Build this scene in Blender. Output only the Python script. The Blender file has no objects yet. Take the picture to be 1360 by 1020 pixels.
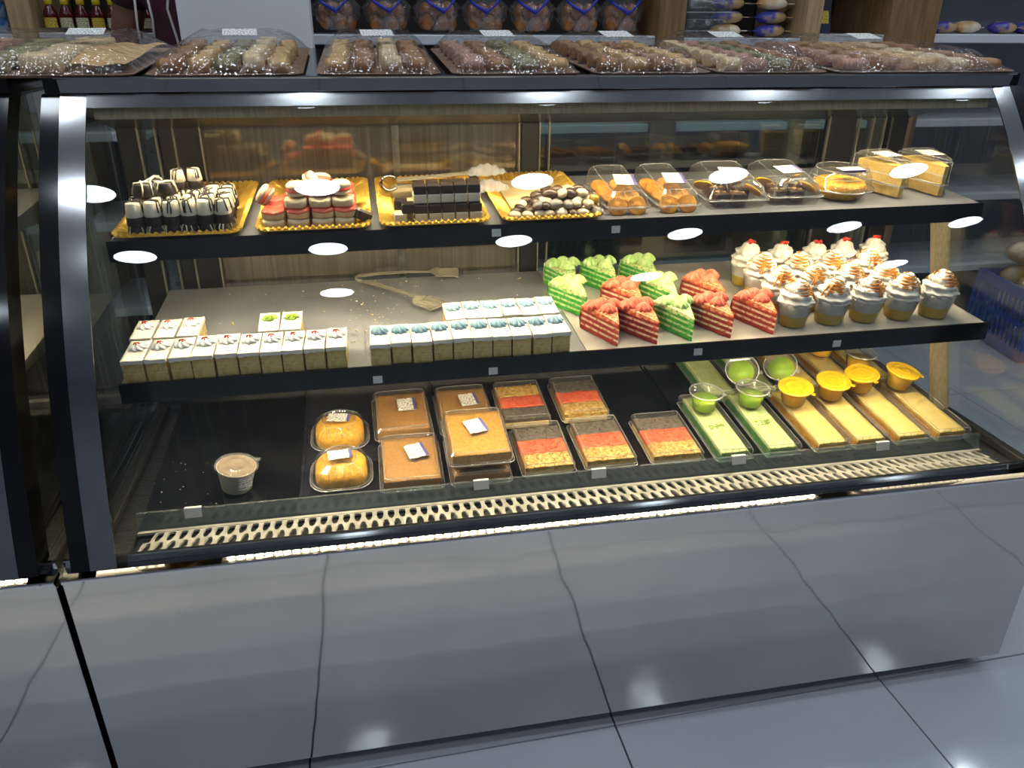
import bpy, math, random
import numpy as np
from mathutils import Matrix, Vector

S = bpy.context.scene
COL = S.collection
R = random.Random(7)
PI = math.pi

# ------------------------------------------------------------------ camera
cd = bpy.data.cameras.new('camera')
cam = bpy.data.objects.new('camera', cd)
COL.objects.link(cam)
cd.sensor_width = 36.0
cd.lens = 1024.08 / 1360 * 36.0
cd.clip_start = 0.02
PITCH, ROLL, YAW = 0.4400, 0.0076, 0.1901
fw = Vector((math.sin(YAW) * math.cos(PITCH), math.cos(YAW) * math.cos(PITCH), -math.sin(PITCH)))
rt = Vector((math.cos(YAW), -math.sin(YAW), 0))
up = rt.cross(fw)
r2 = rt * math.cos(ROLL) + up * math.sin(ROLL)
u2 = -rt * math.sin(ROLL) + up * math.cos(ROLL)
cam.matrix_world = Matrix(((r2.x, u2.x, -fw.x, 0.4967), (r2.y, u2.y, -fw.y, -1.0470), (r2.z, u2.z, -fw.z, 1.2838), (0, 0, 0, 1)))
S.camera = cam

# ------------------------------------------------------------------ world, exposure, light strengths
w = bpy.data.worlds.new('world')
S.world = w
w.use_nodes = True
w.node_tree.nodes['Background'].inputs[0].default_value = (0.62, 0.70, 0.85, 1)
w.node_tree.nodes['Background'].inputs[1].default_value = 0.05
S.view_settings.view_transform = 'Standard'
S.view_settings.look = 'None'
S.view_settings.exposure = 0.0
S.view_settings.gamma = 1.0
S.view_settings.use_curve_mapping = False
LAMP_STRENGTH = 29.0
LED_STRENGTH = 195.0
S.cycles.use_denoising = True
S.cycles.max_bounces = 14
S.cycles.diffuse_bounces = 4
S.cycles.glossy_bounces = 5
S.cycles.transmission_bounces = 6
S.cycles.transparent_max_bounces = 40
S.cycles.caustics_reflective = False
S.cycles.caustics_refractive = False
S.cycles.sample_clamp_indirect = 4.0

# ------------------------------------------------------------------ materials
def lin(c):
    return tuple(((x / 255) / 12.92 if x / 255 <= 0.04045 else ((x / 255 + 0.055) / 1.055) ** 2.4) for x in c)

def mat(name, rgb, rough=0.5, metal=0.0, spec=0.5, rgb2=None, scale=60.0, contrast=(0.4, 0.6), bump=0.0, bscale=None,
        stretch=None, sss=0.0, coat=0.0, emit=0.0, detail=3.0):
    m = bpy.data.materials.new(name)
    m.use_nodes = True
    nt = m.node_tree
    b = nt.nodes['Principled BSDF']
    b.inputs['Base Color'].default_value = (*lin(rgb), 1)
    b.inputs['Roughness'].default_value = rough
    b.inputs['Metallic'].default_value = metal
    b.inputs['Specular IOR Level'].default_value = spec
    if coat:
        b.inputs['Coat Weight'].default_value = coat
        b.inputs['Coat Roughness'].default_value = 0.08
    if sss:
        b.inputs['Subsurface Weight'].default_value = sss
        b.inputs['Subsurface Radius'].default_value = (0.01, 0.006, 0.004)
        b.inputs['Subsurface Scale'].default_value = 1.6
    if emit:
        b.inputs['Emission Color'].default_value = (*lin(rgb), 1)
        b.inputs['Emission Strength'].default_value = emit
    vec = None
    if rgb2 or bump:
        tc = nt.nodes.new('ShaderNodeTexCoord')
        vec = tc.outputs['Object']
        if stretch:
            mp = nt.nodes.new('ShaderNodeMapping')
            mp.inputs['Scale'].default_value = stretch
            nt.links.new(vec, mp.inputs['Vector'])
            vec = mp.outputs['Vector']
    if rgb2:
        n = nt.nodes.new('ShaderNodeTexNoise')
        n.inputs['Scale'].default_value = scale
        n.inputs['Detail'].default_value = detail
        nt.links.new(vec, n.inputs['Vector'])
        cr = nt.nodes.new('ShaderNodeValToRGB')
        cr.color_ramp.elements[0].position = contrast[0]
        cr.color_ramp.elements[1].position = contrast[1]
        cr.color_ramp.elements[0].color = (*lin(rgb), 1)
        cr.color_ramp.elements[1].color = (*lin(rgb2), 1)
        nt.links.new(n.outputs['Fac'], cr.inputs['Fac'])
        nt.links.new(cr.outputs['Color'], b.inputs['Base Color'])
    if bump:
        n2 = nt.nodes.new('ShaderNodeTexNoise')
        n2.inputs['Scale'].default_value = bscale or scale
        n2.inputs['Detail'].default_value = 3
        nt.links.new(vec, n2.inputs['Vector'])
        bp = nt.nodes.new('ShaderNodeBump')
        bp.inputs['Strength'].default_value = bump
        bp.inputs['Distance'].default_value = 0.002
        nt.links.new(n2.outputs['Fac'], bp.inputs['Height'])
        nt.links.new(bp.outputs['Normal'], b.inputs['Normal'])
    return m

def clear(name, tint=(1, 1, 1), base=0.04, rough=0.0, bump=0.0, bscale=40.0, haze=0.0, top=0.96, bdist=0.003, hazecol=(0.8, 0.8, 0.8)):
    """thin clear sheet: light goes straight on, Schlick reflection, a little haze"""
    m = bpy.data.materials.new(name)
    m.use_nodes = True
    nt = m.node_tree
    for n in list(nt.nodes):
        nt.nodes.remove(n)
    out = nt.nodes.new('ShaderNodeOutputMaterial')
    tr = nt.nodes.new('ShaderNodeBsdfTransparent')
    tr.inputs[0].default_value = (*tint, 1)
    gl = nt.nodes.new('ShaderNodeBsdfGlossy')
    gl.inputs['Roughness'].default_value = rough
    lw = nt.nodes.new('ShaderNodeLayerWeight')
    lw.inputs['Blend'].default_value = 0.5
    p = nt.nodes.new('ShaderNodeMath'); p.operation = 'POWER'; p.inputs[1].default_value = 5.0
    nt.links.new(lw.outputs['Facing'], p.inputs[0])
    ma = nt.nodes.new('ShaderNodeMath'); ma.operation = 'MULTIPLY_ADD'
    ma.inputs[1].default_value = top - base; ma.inputs[2].default_value = base
    nt.links.new(p.outputs[0], ma.inputs[0])
    mx = nt.nodes.new('ShaderNodeMixShader')
    nt.links.new(ma.outputs[0], mx.inputs[0])
    src = tr.outputs[0]
    if haze:
        df = nt.nodes.new('ShaderNodeBsdfDiffuse')
        df.inputs[0].default_value = (*hazecol, 1)
        hz = nt.nodes.new('ShaderNodeMixShader')
        hz.inputs[0].default_value = haze
        nt.links.new(tr.outputs[0], hz.inputs[1]); nt.links.new(df.outputs[0], hz.inputs[2])
        src = hz.outputs[0]
    nt.links.new(src, mx.inputs[1]); nt.links.new(gl.outputs[0], mx.inputs[2])
    if bump:
        tc = nt.nodes.new('ShaderNodeTexCoord')
        n2 = nt.nodes.new('ShaderNodeTexNoise'); n2.inputs['Scale'].default_value = bscale
        n2.inputs['Detail'].default_value = 2
        nt.links.new(tc.outputs['Object'], n2.inputs['Vector'])
        bp = nt.nodes.new('ShaderNodeBump'); bp.inputs['Strength'].default_value = bump
        bp.inputs['Distance'].default_value = bdist
        nt.links.new(n2.outputs['Fac'], bp.inputs['Height'])
        nt.links.new(bp.outputs['Normal'], gl.inputs['Normal'])
        nt.links.new(bp.outputs['Normal'], lw.inputs['Normal'])
    nt.links.new(mx.outputs[0], out.inputs[0])
    return m

def emitter(name, col, strength):
    m = bpy.data.materials.new(name)
    m.use_nodes = True
    nt = m.node_tree
    for n in list(nt.nodes):
        nt.nodes.remove(n)
    out = nt.nodes.new('ShaderNodeOutputMaterial')
    e = nt.nodes.new('ShaderNodeEmission')
    e.inputs[0].default_value = (*col, 1); e.inputs[1].default_value = strength
    nt.links.new(e.outputs[0], out.inputs[0])
    return m

def print_label(name, paper=(236, 234, 226), ink=(60, 60, 70), sx=420.0, sy=170.0, thr=0.53, axis='Y'):
    """paper sticker with small rows of print that is too small to read"""
    m = mat(name, paper, 0.55)
    nt = m.node_tree
    b = nt.nodes['Principled BSDF']
    tc = nt.nodes.new('ShaderNodeTexCoord')
    mp = nt.nodes.new('ShaderNodeMapping'); mp.inputs['Scale'].default_value = (sx, sy, 1) if axis == 'Y' else (sx, 1, sy)
    nt.links.new(tc.outputs['Object'], mp.inputs['Vector'])
    n = nt.nodes.new('ShaderNodeTexNoise'); n.inputs['Scale'].default_value = 1.0; n.inputs['Detail'].default_value = 0
    nt.links.new(mp.outputs['Vector'], n.inputs['Vector'])
    wv = nt.nodes.new('ShaderNodeTexWave'); wv.bands_direction = axis
    wv.inputs['Scale'].default_value = 60.0
    nt.links.new(tc.outputs['Object'], wv.inputs['Vector'])
    g = nt.nodes.new('ShaderNodeMath'); g.operation = 'GREATER_THAN'; g.inputs[1].default_value = thr
    nt.links.new(n.outputs['Fac'], g.inputs[0])
    g2 = nt.nodes.new('ShaderNodeMath'); g2.operation = 'GREATER_THAN'; g2.inputs[1].default_value = 0.5
    nt.links.new(wv.outputs['Fac'], g2.inputs[0])
    mu = nt.nodes.new('ShaderNodeMath'); mu.operation = 'MULTIPLY'
    nt.links.new(g.outputs[0], mu.inputs[0]); nt.links.new(g2.outputs[0], mu.inputs[1])
    mx = nt.nodes.new('ShaderNodeMix'); mx.data_type = 'RGBA'
    nt.links.new(mu.outputs[0], mx.inputs[0])
    mx.inputs[6].default_value = (*lin(paper), 1); mx.inputs[7].default_value = (*lin(ink), 1)
    nt.links.new(mx.outputs[2], b.inputs['Base Color'])
    return m

M = {}
M['tile'] = mat('floor_tile_porcelain', (200, 204, 212), 0.075, spec=0.5, rgb2=(186, 191, 200), scale=2.0, contrast=(0.3, 0.7))
M['grout'] = mat('grout', (66, 67, 71), 0.8)
M['wall'] = mat('painted_wall', (196, 198, 204), 0.7, rgb2=(188, 190, 197), scale=3.0)
M['ceiling'] = mat('ceiling_paint', (196, 198, 205), 0.8, rgb2=(188, 190, 198), scale=2.0)
M['steel'] = mat('brushed_steel_panel', (196, 194, 191), 0.06, 1.0, rgb2=(189, 187, 185), scale=3.0, bump=0.55, bscale=2.3)
M['steel'].node_tree.nodes['Bump'].inputs['Distance'].default_value = 0.008
M['chrome'] = mat('polished_chrome', (186, 187, 188), 0.13, 1.0, rgb2=(178, 179, 180), scale=20)
M['grillemetal'] = mat('vent_strip_metal', (206, 202, 190), 0.35, 0.35, rgb2=(190, 186, 172), scale=30)
M['mirror'] = mat('mirror_chrome', (205, 206, 208), 0.03, 1.0, rgb2=(200, 201, 203), scale=20)
M['edge'] = mat('post_edge_strip', (150, 146, 132), 0.35, 0.4, rgb2=(136, 132, 118), scale=30)
M['tongsteel'] = mat('tong_steel', (206, 198, 176), 0.25, 0.55, rgb2=(190, 182, 160), scale=40)
M['satin'] = mat('satin_steel', (165, 164, 160), 0.28, 1.0, rgb2=(140, 139, 135), scale=40, stretch=(1, 8, 1))
M['shelfmetal'] = mat('worn_shelf_metal', (150, 152, 156), 0.34, 0.15, rgb2=(126, 128, 132), scale=9, contrast=(0.3, 0.7), bump=0.05)
M['shelfpale'] = mat('pale_shelf_sheet', (196, 192, 180), 0.35, 0.1, rgb2=(172, 168, 156), scale=9, contrast=(0.3, 0.7))
M['black'] = mat('gloss_black', (14, 14, 16), 0.12, 0.0, 0.5, rgb2=(20, 20, 23), scale=12)
M['blackmirror'] = mat('dark_mirror_fascia', (118, 118, 120), 0.04, 0.95, rgb2=(110, 110, 112), scale=6)
M['band'] = mat('black_shelf_band', (20, 20, 22), 0.16, 0.0, 0.5, rgb2=(26, 26, 28), scale=10)
M['darkframe'] = mat('dark_aluminium_frame', (42, 41, 40), 0.35, 0.4, rgb2=(50, 49, 47), scale=20, stretch=(1, 1, .1))
M['alu'] = mat('champagne_aluminium', (186, 172, 138), 0.35, 0.4, rgb2=(170, 156, 122), scale=30, stretch=(8, 8, .2))
M['blacktray'] = mat('black_display_tray', (16, 17, 20), 0.14, 0.0, 0.5, rgb2=(24, 25, 29), scale=14)
M['slatetray'] = mat('slate_display_tray', (44, 46, 54), 0.25, 0.0, 0.5, rgb2=(38, 40, 47), scale=14)
M['innergrey'] = mat('inner_ceiling_sheet', (120, 120, 116), 0.22, 0.6, rgb2=(108, 108, 105), scale=6)
M['doorbrown'] = mat('ribbed_back_door', (150, 142, 126), 0.07, 0.70, 0.8, rgb2=(116, 108, 94), scale=14, contrast=(0.35, 0.65), stretch=(14, 14, .15))
M['glass'] = clear('curved_case_glass', (0.965, 0.975, 0.965), 0.045)
M['sideglass'] = clear('side_case_glass', (0.90, 0.92, 0.90), 0.16)
M['doorglass'] = clear('sliding_door_glass', (0.66, 0.76, 0.70), 0.22)
M['lipglass'] = clear('green_edge_glass', (0.80, 0.90, 0.85), 0.06, haze=0.10)
M['plastic'] = clear('clear_plastic', (0.95, 0.95, 0.94), 0.08, 0.06, haze=0.035, top=.7)
M['ridge_highlight'] = clear('clear_plastic_ridge_highlight', (0.95, 0.95, 0.94), 0.18, 0.12, haze=0.34)  # pale haze stands in for bright highlights along plastic edges
M['hazeplastic'] = clear('fogged_plastic', (0.90, 0.90, 0.87), 0.06, 0.10, haze=0.11, top=.6)
M['cupplastic'] = clear('cup_plastic', (0.93, 0.93, 0.92), 0.05, 0.06, haze=0.06)
M['cello'] = clear('crinkled_cellophane', (0.97, 0.97, 0.97), 0.10, 0.05, bump=1.0, bscale=42, haze=0.012, bdist=0.010, top=.45)
M['bagcello'] = clear('gathered_cellophane_bag', (0.95, 0.95, 0.97), 0.14, 0.06, bump=1.0, bscale=38, haze=0.07, bdist=0.012, top=.6)
M['frost'] = clear('frosted_tong_plastic', (0.80, 0.74, 0.58), 0.06, 0.2, haze=0.32)
M['led'] = emitter('warm_led_chip', (1.0, 0.83, 0.55), LED_STRENGTH)
M['lamp'] = emitter('downlight_diffuser', (0.80, 0.90, 1.0), LAMP_STRENGTH)
M['gold'] = mat('gold_foil', (240, 196, 84), 0.30, 0.6, rgb2=(226, 176, 62), scale=40, bump=0.10, bscale=120)
M['linercream'] = mat('cream_tray_board', (226, 206, 158), 0.5, rgb2=(214, 192, 142), scale=20)
M['whitelabel'] = print_label('price_sticker')
M['violet'] = mat('violet_sticker_edge', (92, 84, 140), 0.5)
M['tagwhite'] = mat('white_tag', (205, 205, 205), 0.5)
M['dark_choc'] = mat('dark_chocolate', (46, 36, 30), 0.38, rgb2=(36, 28, 24), scale=60, bump=0.1)
M['white_choc'] = mat('white_chocolate', (236, 226, 200), 0.38, rgb2=(226, 214, 186), scale=60, bump=0.1)
M['cookiecream'] = mat('cream_cookie', (232, 214, 176), 0.45, rgb2=(222, 200, 160), scale=50, bump=0.15)
M['pinkglaze'] = mat('coral_glaze', (236, 96, 74), 0.25, rgb2=(240, 124, 98), scale=30)
M['peb_brown'] = mat('brown_pebble', (104, 84, 66), 0.22, rgb2=(70, 54, 44), scale=70, contrast=(.35, .65))
M['peb_dark'] = mat('dark_pebble', (62, 50, 42), 0.22, rgb2=(92, 76, 62), scale=90, contrast=(.45, .7))
M['peb_cream'] = mat('cream_pebble', (224, 208, 176), 0.25, rgb2=(196, 176, 142), scale=60, contrast=(.45, .75))
M['peb_grey'] = mat('grey_pebble', (150, 144, 134), 0.25, rgb2=(122, 114, 104), scale=70)
M['cookie'] = mat('orange_cookie', (226, 160, 40), 0.6, rgb2=(184, 116, 24), scale=70, contrast=(.35, .7), bump=0.5, bscale=160)
M['brownie'] = mat('brownie_crumb', (58, 36, 24), 0.6, rgb2=(94, 60, 38), scale=120, contrast=(.45, .7), bump=0.7, bscale=200)
M['nut'] = mat('chopped_nut', (198, 160, 104), 0.5, rgb2=(176, 134, 80), scale=80)
M['orange'] = mat('orange_slice', (246, 176, 36), 0.3, rgb2=(232, 150, 24), scale=60, bump=0.2)
M['yellowcake'] = mat('yellow_shredded_cake', (246, 186, 34), 0.6, rgb2=(224, 154, 20), scale=120, contrast=(.35, .7), bump=0.8, bscale=220)
M['goldcake'] = mat('golden_crumb_cake', (196, 146, 44), 0.6, rgb2=(170, 118, 30), scale=160, contrast=(.35, .7), bump=0.7, bscale=260)
M['kraftcake'] = mat('tan_crumb_cake', (184, 134, 66), 0.6, rgb2=(166, 116, 52), scale=180, contrast=(.35, .7), bump=0.5, bscale=260)
M['lemoncake'] = mat('pale_yellow_sponge', (240, 206, 116), 0.65, rgb2=(222, 180, 84), scale=110, contrast=(.4, .7), bump=0.5, bscale=180)
M['sponge'] = mat('vanilla_sponge', (214, 190, 124), 0.7, rgb2=(180, 150, 84), scale=110, contrast=(.4, .75), bump=0.8, bscale=200)
M['frosting'] = mat('white_frosting', (236, 231, 220), 0.5, rgb2=(228, 222, 208), scale=60, bump=0.15)
M['cream'] = mat('whipped_cream', (232, 227, 217), 0.5, rgb2=(224, 218, 207), scale=60, bump=0.2, bscale=90)
M['coollit_rosecream'] = mat('cool_lit_rosette_cream', (222, 222, 224), 0.5, rgb2=(212, 212, 216), scale=60, bump=0.2, bscale=90)  # cool room light on the rosettes is put into this cream colour
M['bluecream'] = mat('pale_blue_cream', (128, 170, 190), 0.5, rgb2=(164, 196, 208), scale=90, bump=0.2, bscale=90)
M['redjelly'] = mat('red_jelly', (196, 36, 22), 0.25, rgb2=(222, 70, 40), scale=90)
M['pistachio'] = mat('pistachio_topping', (120, 156, 34), 0.5, rgb2=(160, 190, 60), scale=140, bump=0.8, bscale=200)
M['greensponge'] = mat('green_sponge', (44, 158, 44), 0.7, rgb2=(84, 190, 74), scale=120, contrast=(.4, .7), bump=0.7, bscale=200)
M['greencoat'] = mat('green_crumb_coat', (92, 190, 74), 0.7, rgb2=(222, 226, 160), scale=150, contrast=(.36, .54), bump=0.9, bscale=260)
M['redrosette'] = mat('coral_cream_rosette', (226, 92, 62), 0.55, rgb2=(238, 130, 98), scale=70, bump=0.3)
M['greenrosette'] = mat('pale_green_rosette', (170, 214, 118), 0.55, rgb2=(206, 228, 160), scale=110, contrast=(.4, .6), bump=0.4)
M['redsponge'] = mat('red_velvet_sponge', (150, 34, 26), 0.7, rgb2=(186, 62, 44), scale=120, contrast=(.4, .7), bump=0.7, bscale=200)
M['redcoat'] = mat('red_crumb_coat', (228, 84, 44), 0.7, rgb2=(244, 176, 126), scale=150, contrast=(.44, .62), bump=0.9, bscale=260)
M['layercream'] = mat('layer_cream', (244, 218, 186), 0.6, rgb2=(206, 104, 72), scale=110, contrast=(.46, .66), bump=0.8, bscale=200)
M['greenlayer'] = mat('pale_green_cream', (210, 228, 158), 0.6, rgb2=(96, 180, 80), scale=110, contrast=(.46, .66), bump=0.8, bscale=200)
M['custard'] = mat('yellow_custard', (252, 208, 70), 0.35, rgb2=(246, 196, 50), scale=50, sss=.5)
M['caramel'] = mat('caramel_sauce', (176, 102, 20), 0.2, rgb2=(206, 140, 40), scale=60)
M['crumb'] = mat('pale_crumb', (236, 222, 186), 0.7, rgb2=(214, 190, 140), scale=90)
M['greybrown'] = mat('chocolate_shredded_topping', (84, 72, 62), 0.6, rgb2=(118, 104, 90), scale=120, contrast=(.4, .65), bump=0.9, bscale=200)
M['coraltop'] = mat('coral_topping', (246, 84, 44), 0.45, rgb2=(250, 128, 84), scale=100, contrast=(.4, .65), bump=0.6, bscale=160)
M['nuttop'] = mat('nutty_golden_topping', (206, 150, 40), 0.5, rgb2=(236, 206, 128), scale=140, contrast=(.42, .62), bump=0.9, bscale=220)
M['lightgreen'] = mat('pale_green_frosting', (216, 230, 160), 0.5, rgb2=(200, 220, 140), scale=50)
M['darkgreen'] = mat('green_cake_side', (70, 140, 60), 0.6, rgb2=(100, 168, 84), scale=120, bump=0.5)
M['butter'] = mat('buttery_frosting', (246, 222, 140), 0.45, rgb2=(240, 208, 112), scale=40, bump=0.25)
M['amber'] = mat('amber_cake_side', (232, 172, 46), 0.55, rgb2=(214, 146, 30), scale=120, bump=0.5)
M['greensauce'] = mat('lime_sauce', (176, 214, 62), 0.2, rgb2=(164, 204, 52), scale=20, sss=.9)
M['mangosauce'] = mat('mango_sauce', (255, 200, 44), 0.25, rgb2=(255, 190, 36), scale=20, sss=.95)
M['yellowlid'] = mat('yellow_rind', (252, 206, 44), 0.25, rgb2=(248, 192, 30), scale=30)
M['amberlid'] = clear('yellow_tinted_lid', (1.0, 0.86, 0.30), 0.06, 0.12, haze=0.55, hazecol=(0.98, 0.66, 0.03), top=.4)
M['whitetub'] = mat('milky_tub', (214, 212, 196), 0.4, rgb2=(198, 196, 178), scale=20)
M['browncream'] = mat('cocoa_dusting', (150, 126, 96), 0.5, rgb2=(128, 104, 76), scale=60)
M['kraft'] = mat('kraft_tray_board', (150, 116, 88), 0.6, rgb2=(136, 102, 76), scale=12)
M['log_gold'] = mat('golden_pastry', (230, 190, 128), 0.55, rgb2=(204, 154, 92), scale=60, contrast=(.35, .7), bump=0.4, bscale=120)
M['log_brown'] = mat('brown_pastry', (184, 134, 84), 0.5, rgb2=(148, 100, 58), scale=60, contrast=(.35, .7), bump=0.4, bscale=120)
M['log_cream'] = mat('cream_pastry', (240, 212, 168), 0.6, rgb2=(220, 184, 134), scale=60, bump=0.3, bscale=120)
M['log_green'] = mat('pistachio_pastry', (176, 162, 112), 0.6, rgb2=(124, 120, 78), scale=90, contrast=(.4, .6), bump=0.5, bscale=120)
M['log_pink'] = mat('rosy_pastry', (204, 158, 132), 0.6, rgb2=(176, 124, 102), scale=60, bump=0.4, bscale=120)
M['wood'] = mat('pale_wood', (186, 156, 116), 0.5, rgb2=(166, 134, 94), scale=10, stretch=(6, 6, .5))
M['wood2'] = mat('brown_wood', (142, 108, 70), 0.5, rgb2=(120, 88, 54), scale=10, stretch=(6, 6, .5))
M['boardwhite'] = mat('white_shelf_board', (214, 216, 220), 0.4, rgb2=(208, 210, 215), scale=6)
M['greypanel'] = mat('grey_back_panel', (128, 132, 142), 0.6, rgb2=(120, 124, 134), scale=4)
M['darkpanel'] = mat('dark_back_panel', (42, 36, 34), 0.6, rgb2=(52, 44, 40), scale=6)
M['cabinet'] = mat('white_laminate', (232, 232, 234), 0.5, rgb2=(227, 227, 230), scale=3)
M['sauce'] = mat('red_sauce_bottle', (70, 14, 12), 0.12, rgb2=(84, 20, 16), scale=30)
M['capyellow'] = mat('yellow_cap', (206, 180, 30), 0.4, rgb2=(196, 168, 24), scale=40)
M['labelyellow'] = print_label('yellow_bottle_label', (218, 190, 62), (70, 40, 20), 300, 170, .5, 'Z')
M['labelpale'] = print_label('pale_bottle_label', (216, 208, 168), (90, 60, 40), 300, 170, .5, 'Z')
M['bluecan'] = mat('blue_can', (52, 104, 168), 0.35, rgb2=(150, 180, 210), scale=30, contrast=(.5, .62))
M['bun'] = mat('glazed_bun', (190, 126, 66), 0.35, rgb2=(154, 92, 44), scale=20, contrast=(.3, .7))
M['blueribbon'] = mat('royal_blue_ribbon', (34, 40, 150), 0.3, rgb2=(46, 54, 176), scale=30)
M['pack_blue'] = mat('blue_print_wrapper', (70, 70, 160), 0.3, rgb2=(196, 160, 116), scale=18, contrast=(.45, .55))
M['pack_red'] = mat('red_wrapper', (176, 36, 44), 0.3, rgb2=(200, 80, 80), scale=18)
M['pack_navy'] = mat('navy_pouch', (24, 28, 54), 0.35, rgb2=(30, 36, 66), scale=18)
M['bluecrate'] = mat('blue_crate_plastic', (60, 104, 196), 0.4, rgb2=(52, 92, 180), scale=10)
M['bread'] = mat('bread_crust', (224, 176, 118), 0.6, rgb2=(244, 226, 198), scale=14, contrast=(.4, .6))
M['shirt'] = mat('maroon_knit', (70, 28, 40), 0.8, rgb2=(60, 22, 34), scale=120, bump=0.3)
M['cord'] = mat('white_cord', (196, 190, 186), 0.7)
M['skin'] = mat('brown_skin', (122, 82, 66), 0.5, rgb2=(112, 74, 58), scale=30)
M['hair'] = mat('black_hair', (20, 16, 15), 0.5, rgb2=(30, 24, 22), scale=90, stretch=(8, 8, .5), bump=0.5)
M['trouser'] = mat('dark_trousers', (34, 34, 42), 0.8, rgb2=(42, 42, 50), scale=90)
M['eye'] = mat('eye_white', (230, 228, 222), 0.2)
M['shoe'] = mat('black_shoe', (18, 18, 18), 0.4)
M['rubber'] = mat('black_rubber', (16, 16, 17), 0.7)

# ------------------------------------------------------------------ mesh helpers
class MB:
    def __init__(s):
        s.v = []; s.f = []; s.m = []; s.sm = []
    def add(s, vs, fs, mi=0, smooth=False):
        o = len(s.v)
        s.v += [tuple(p) for p in vs]
        for f in fs:
            s.f.append([i + o for i in f]); s.m.append(mi); s.sm.append(smooth)
        return s
    def box(s, x0, x1, y0, y1, z0, z1, mi=0, c=0.0):
        if c <= 0:
            v = [(x0, y0, z0), (x1, y0, z0), (x1, y1, z0), (x0, y1, z0), (x0, y0, z1), (x1, y0, z1), (x1, y1, z1), (x0, y1, z1)]
            return s.add(v, [(0, 3, 2, 1), (4, 5, 6, 7), (0, 1, 5, 4), (1, 2, 6, 5), (2, 3, 7, 6), (3, 0, 4, 7)], mi)
        c = min(c, (x1 - x0) * .45, (y1 - y0) * .45, (z1 - z0) * .45)
        pts = []
        def ring(i, z):
            return [(x0 + i + c, y0 + i, z), (x1 - i - c, y0 + i, z), (x1 - i, y0 + i + c, z), (x1 - i, y1 - i - c, z),
                    (x1 - i - c, y1 - i, z), (x0 + i + c, y1 - i, z), (x0 + i, y1 - i - c, z), (x0 + i, y0 + i + c, z)]
        rings = [ring(c * .7, z0), ring(0, z0 + c), ring(0, z1 - c), ring(c * .7, z1)]
        for r_ in rings: pts += r_
        fs = [tuple(range(7, -1, -1)), tuple(range(24, 32))]
        for k in range(3):
            for i in range(8):
                j = (i + 1) % 8
                fs.append((k * 8 + i, k * 8 + j, k * 8 + 8 + j, k * 8 + 8 + i))
        return s.add(pts, fs, mi)
    def prism(s, poly, z0, z1, mi=0, smooth=False):
        n = len(poly)
        v = [(x, y, z0) for x, y in poly] + [(x, y, z1) for x, y in poly]
        f = [tuple(range(n - 1, -1, -1)), tuple(range(n, 2 * n))] + [(i, (i + 1) % n, n + (i + 1) % n, n + i) for i in range(n)]
        return s.add(v, f, mi, smooth)
    def extrude_x(s, poly, x0, x1, mi=0, smooth=False):
        """poly: (y,z) outline"""
        n = len(poly)
        v = [(x0, y, z) for y, z in poly] + [(x1, y, z) for y, z in poly]
        s.add(v, [tuple(range(n)), tuple(range(2 * n - 1, n - 1, -1))], mi, False)
        return s.add(v, [(i, n + i, n + (i + 1) % n, (i + 1) % n) for i in range(n)], mi, smooth)
    def strip(s, outer, inner, x0, x1, mi=0):
        """curved sheet with real thickness: outer and inner are (y,z) lists of one length"""
        n = len(outer)
        def sheet(p, flip):
            v = [(x0, y, z) for y, z in p] + [(x1, y, z) for y, z in p]
            f = [(i, n + i, n + i + 1, i + 1) if not flip else (i, i + 1, n + i + 1, n + i) for i in range(n - 1)]
            s.add(v, f, mi, True)
        sheet(outer, False); sheet(inner, True)
        for x, fl_ in ((x0, 0), (x1, 1)):
            v = [(x, y, z) for y, z in outer] + [(x, y, z) for y, z in inner]
            s.add(v, [((i, i + 1, n + i + 1, n + i) if not fl_ else (i, n + i, n + i + 1, i + 1)) for i in range(n - 1)], mi, False)
        for i in (0, n - 1):
            v = [(x0, *outer[i]), (x1, *outer[i]), (x1, *inner[i]), (x0, *inner[i])]
            s.add(v, [(0, 3, 2, 1) if i == 0 else (0, 1, 2, 3)], mi, False)
        return s
    def lathe(s, prof, n=24, mi=0, fn=None, smooth=True, cx=0, cy=0, caps=True):
        v = []
        for k, (r, z) in enumerate(prof):
            for i in range(n):
                a = 2 * PI * i / n
                rr = r if fn is None else r * fn(a, k / max(1, len(prof) - 1))
                v.append((cx + rr * math.cos(a), cy + rr * math.sin(a), z))
        f = []
        for k in range(len(prof) - 1):
            for i in range(n):
                j = (i + 1) % n
                f.append((k * n + i, k * n + j, (k + 1) * n + j, (k + 1) * n + i))
        s.add(v, f, mi, smooth)
        if caps:
            s.add(v[:n], [tuple(range(n - 1, -1, -1))], mi, False)
            s.add(v[-n:], [tuple(range(n))], mi, False)
        return s
    def tube(s, path, r, n=8, mi=0, smooth=True, closed=False):
        path = [Vector(p) for p in path]
        v = []; f = []
        m = len(path)
        for k, p in enumerate(path):
            a = path[(k - 1) % m] if (k > 0 or closed) else path[k]
            b = path[(k + 1) % m] if (k < m - 1 or closed) else path[k]
            t = (b - a)
            t = t.normalized() if t.length > 1e-9 else Vector((0, 0, 1))
            ref = Vector((0, 0, 1)) if abs(t.z) < .95 else Vector((1, 0, 0))
            n1 = t.cross(ref).normalized(); n2 = t.cross(n1)
            rr = r if not callable(r) else r(k / max(1, m - 1))
            for i in range(n):
                q = 2 * PI * i / n
                v.append(p + n1 * (rr * math.cos(q)) + n2 * (rr * math.sin(q)))
        for k in range(m if closed else m - 1):
            k2 = (k + 1) % m
            for i in range(n):
                j = (i + 1) % n
                f.append((k * n + i, k * n + j, k2 * n + j, k2 * n + i))
        if not closed:
            f.append(tuple(range(n - 1, -1, -1))); f.append(tuple(range((m - 1) * n, m * n)))
        return s.add(v, f, mi, smooth)
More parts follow.
